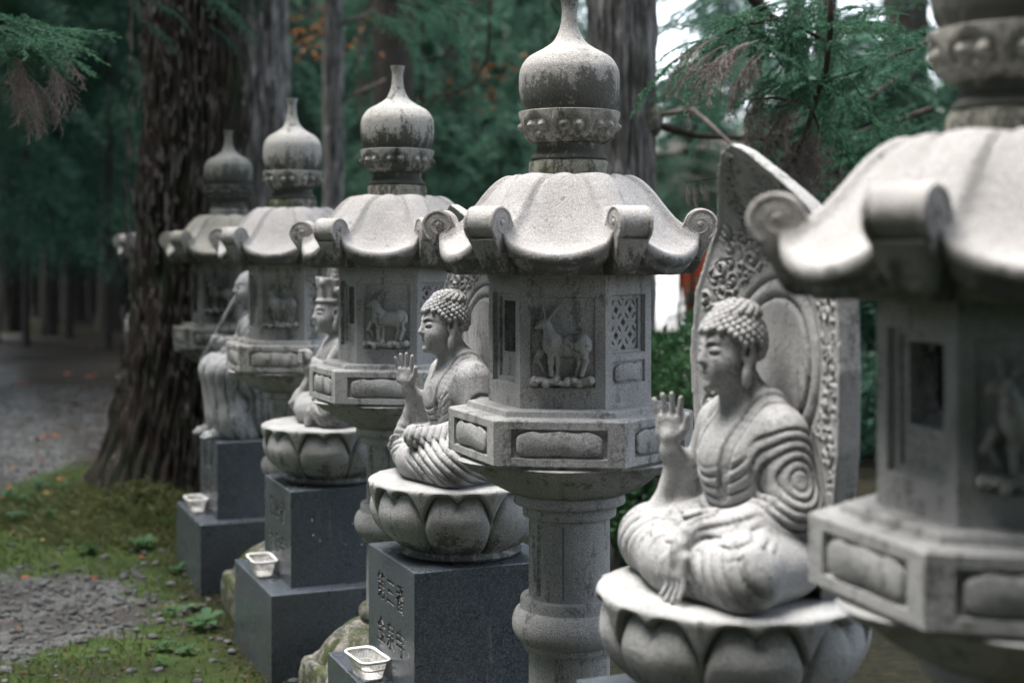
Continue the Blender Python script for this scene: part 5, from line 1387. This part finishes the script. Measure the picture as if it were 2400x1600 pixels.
# shaggy moss mound at the foot of the huge cedar
n = 14000; a = rng.uniform(-PI, .3, n); r_ = rng.uniform(.40, 1.15, n)**1.0; X = TREE.x+.12+np.cos(a)*r_*.95; Y = TREE.y+np.sin(a)*r_*.9
hh = .16*np.exp(-((r_-.62)/.30)**2)*(.6+.4*np.sin(a*4)*np.sin(r_*9)); C = np.stack([X, Y, gz(X, Y)+hh*rng.uniform(.2, 1, n)], 1); D = np.stack([np.cos(a)*.8, np.sin(a)*.8, np.full(n, .15)], 1)+rng.normal(0, .5, (n, 3)); D /= np.linalg.norm(D, axis=1, keepdims=True)
V, F = blade_arrays(C, D, unit(n), rng.uniform(.03, .085, n), rng.uniform(.006, .012, n)); tag(obj('grass', mesh_np('grass', V, F, False), M['dry_grass']), 'shaggy pale grass and moss heaped at the foot of the huge cedar', 'grass', None, 'stuff')
# small leafy plants
def plant_mesh(seed, nl=9, R=.07):
    r = random.Random(seed); b = MB()
    for i in range(nl):
        a = i*2.4+r.uniform(-.3, .3); L = R*r.uniform(.7, 1.2); up = r.uniform(.35, .9); c, s = math.cos(a), math.sin(a); st = R*.5*(i/nl+.3)
        def Q(u, w, z): return (c*u*L-s*w*L, s*u*L+c*w*L, st+z*L)
        rows = []
        for u, w, z in ((.1, .02, up*.1), (.35, .22, up*.32), (.65, .28, up*.5), (.9, .14, up*.52), (1.05, .01, up*.44)): rows.append([Q(u, -w, z+.06*w), Q(u, 0, z-.05), Q(u, w, z+.06*w)])
        b.loops(rows, False, False, False)
    b.tube([(0, 0, -.01), (0, 0, R*.7)], [.003, .002], 5); return b.mesh('leaves')
PM = [plant_mesh(i) for i in range(4)]
r5 = random.Random(4)
pos = [(470, 1445, 1.3), (400, 1410, .9), (445, 1400, .7), (380, 1500, .8), (430, 1505, .7), (350, 1230, 1), (300, 1245, .8), (260, 1235, 1), (345, 1180, 1), (240, 1130, 1.2), (200, 1290, .8), (180, 1190, .8), (330, 1290, .9), (290, 1210, .9), (410, 1330, .9), (120, 1240, .9), (60, 1190, .9), (150, 1150, 1), (90, 1130, 1), (20, 1170, 1), (390, 1260, .7), (225, 1195, .8), (365, 1535, .6), (40, 1230, .9), (265, 1175, .9)]
for i, (xd, yd, s) in enumerate(pos):
    d = CAM_Z*3310/((yd-577)*1.0204); w = W3(xd, yd, d)
    if i == 0: lab, g = 'bright green leafy seedling, the largest on the moss near the plinth below the crowned statue', None
    else: lab, g = 'small green leafy plant growing in the moss', 'small green plants in the moss'
    t = tag(obj('leafy_plant', PM[i % 4], M['plant'], None, (w.x, w.y, float(gz(w.x, w.y))), (r5.uniform(-.2, .2), r5.uniform(-.2, .2), r5.uniform(0, 6)), s*(.75 if yd > 1300 else 1.05)), lab, 'plant', g)
# fallen leaves
def leaf_mesh(seed):
    r = random.Random(seed); b = MB(); out = []; n = 15
    for i in range(n):
        a = 2*PI*i/n; q = 1-.45*(i % 3 == 1)*r.uniform(.5, 1); out.append((q*math.cos(a)*.8, q*math.sin(a), .16*math.sin(a*2+seed)+.10*q*q))
    b.add([(0, 0, 0)]+out, [[0, 1+i, 1+(i+1) % n] for i in range(n)]); return b.mesh('fallen_leaf')
LMs = []
for i, mm in enumerate(('fallen', 'fallen_yellow', 'fallen_brown')):
    for k in range(2): me = leaf_mesh(i*2+k); me.materials.append(M[mm]); LMs.append((me, mm))
lp = [(125, 1205, 0, .06), (215, 1335, 0, .035), (105, 1165, 1, .04), (150, 1125, 1, .04), (140, 1105, 0, .05), (240, 1135, 1, .035), (20, 1130, 0, .045), (120, 1150, 1, .03), (45, 1440, 2, .035), (325, 1305, 0, .03), (75, 1085, 0, .05), (30, 1075, 0, .05), (5, 1165, 0, .05), (95, 1060, 0, .05), (280, 1195, 2, .04), (450, 1395, 2, .05), (410, 1240, 2, .04), (190, 1105, 0, .04), (390, 1390, 2, .05), (60, 1100, 1, .03), (35, 1250, 2, .04), (165, 1215, 2, .04), (220, 868, 0, .10), (200, 870, 0, .09), (155, 860, 0, .08), (50, 885, 0, .1), (30, 890, 2, .1), (110, 1010, 0, .09), (130, 1008, 2, .09), (90, 1015, 0, .07), (170, 930, 2, .08), (15, 800, 2, .12), (210, 800, 2, .12), (60, 960, 2, .08), (340, 1510, 2, .03), (230, 1440, 2, .03), (150, 1500, 2, .03), (490, 1330, 0, .03), (60, 1330, 0, .035), (100, 1270, 1, .03)]
nm = {'fallen': 'orange', 'fallen_yellow': 'yellow', 'fallen_brown': 'brown'}
for i, (xd, yd, k, s) in enumerate(lp):
    d = CAM_Z*3310/((yd-577)*1.0204); w = W3(xd, yd, d); me, mm = LMs[k*2+i % 2]
    where = 'on the far gravel path' if yd < 1030 else 'on the moss and gravel near the plinths'
    tag(obj('fallen_leaf', me, None, None, (w.x, w.y, float(gz(w.x, w.y))+.012), (r5.uniform(-.25, .25), r5.uniform(-.25, .25), r5.uniform(0, 6)), s*.62), '%s fallen leaf lying %s' % (nm[mm], where), 'leaf', '%s fallen leaves %s' % (nm[mm], where))
# pale stones at the foot of the plinths
for (xd, yd, s, lab) in ((440, 1400, .05, 'pale chipped stone at the foot of the plinth below the bald monk'), (420, 1120, .03, 'small tan stone on the plinth step beside the small basket')):
    d = CAM_Z*3310/((yd-577)*1.0204); w = W3(xd, yd, d)
    if yd == 1120:
        w = P(S_T[3], .04)+Matrix.Rotation(ROWROT, 3, 'Z')@Vector((.255, -.22, 0)); z = STEP+.012
    else: z = float(gz(w.x, w.y))
    b = MB(); V, F = ball((0, 0, 0), (1, .7, .55), 12, 8); b.add([(x*(1+.25*mnoise.noise((x*2, y*2, z_*2))), y, z_) for x, y, z_ in V], F)
    tag(b.build('stone', M['base'], None, True, loc=(w.x, w.y, z), rot=(0, 0, 1), sc=s), lab, 'stone')
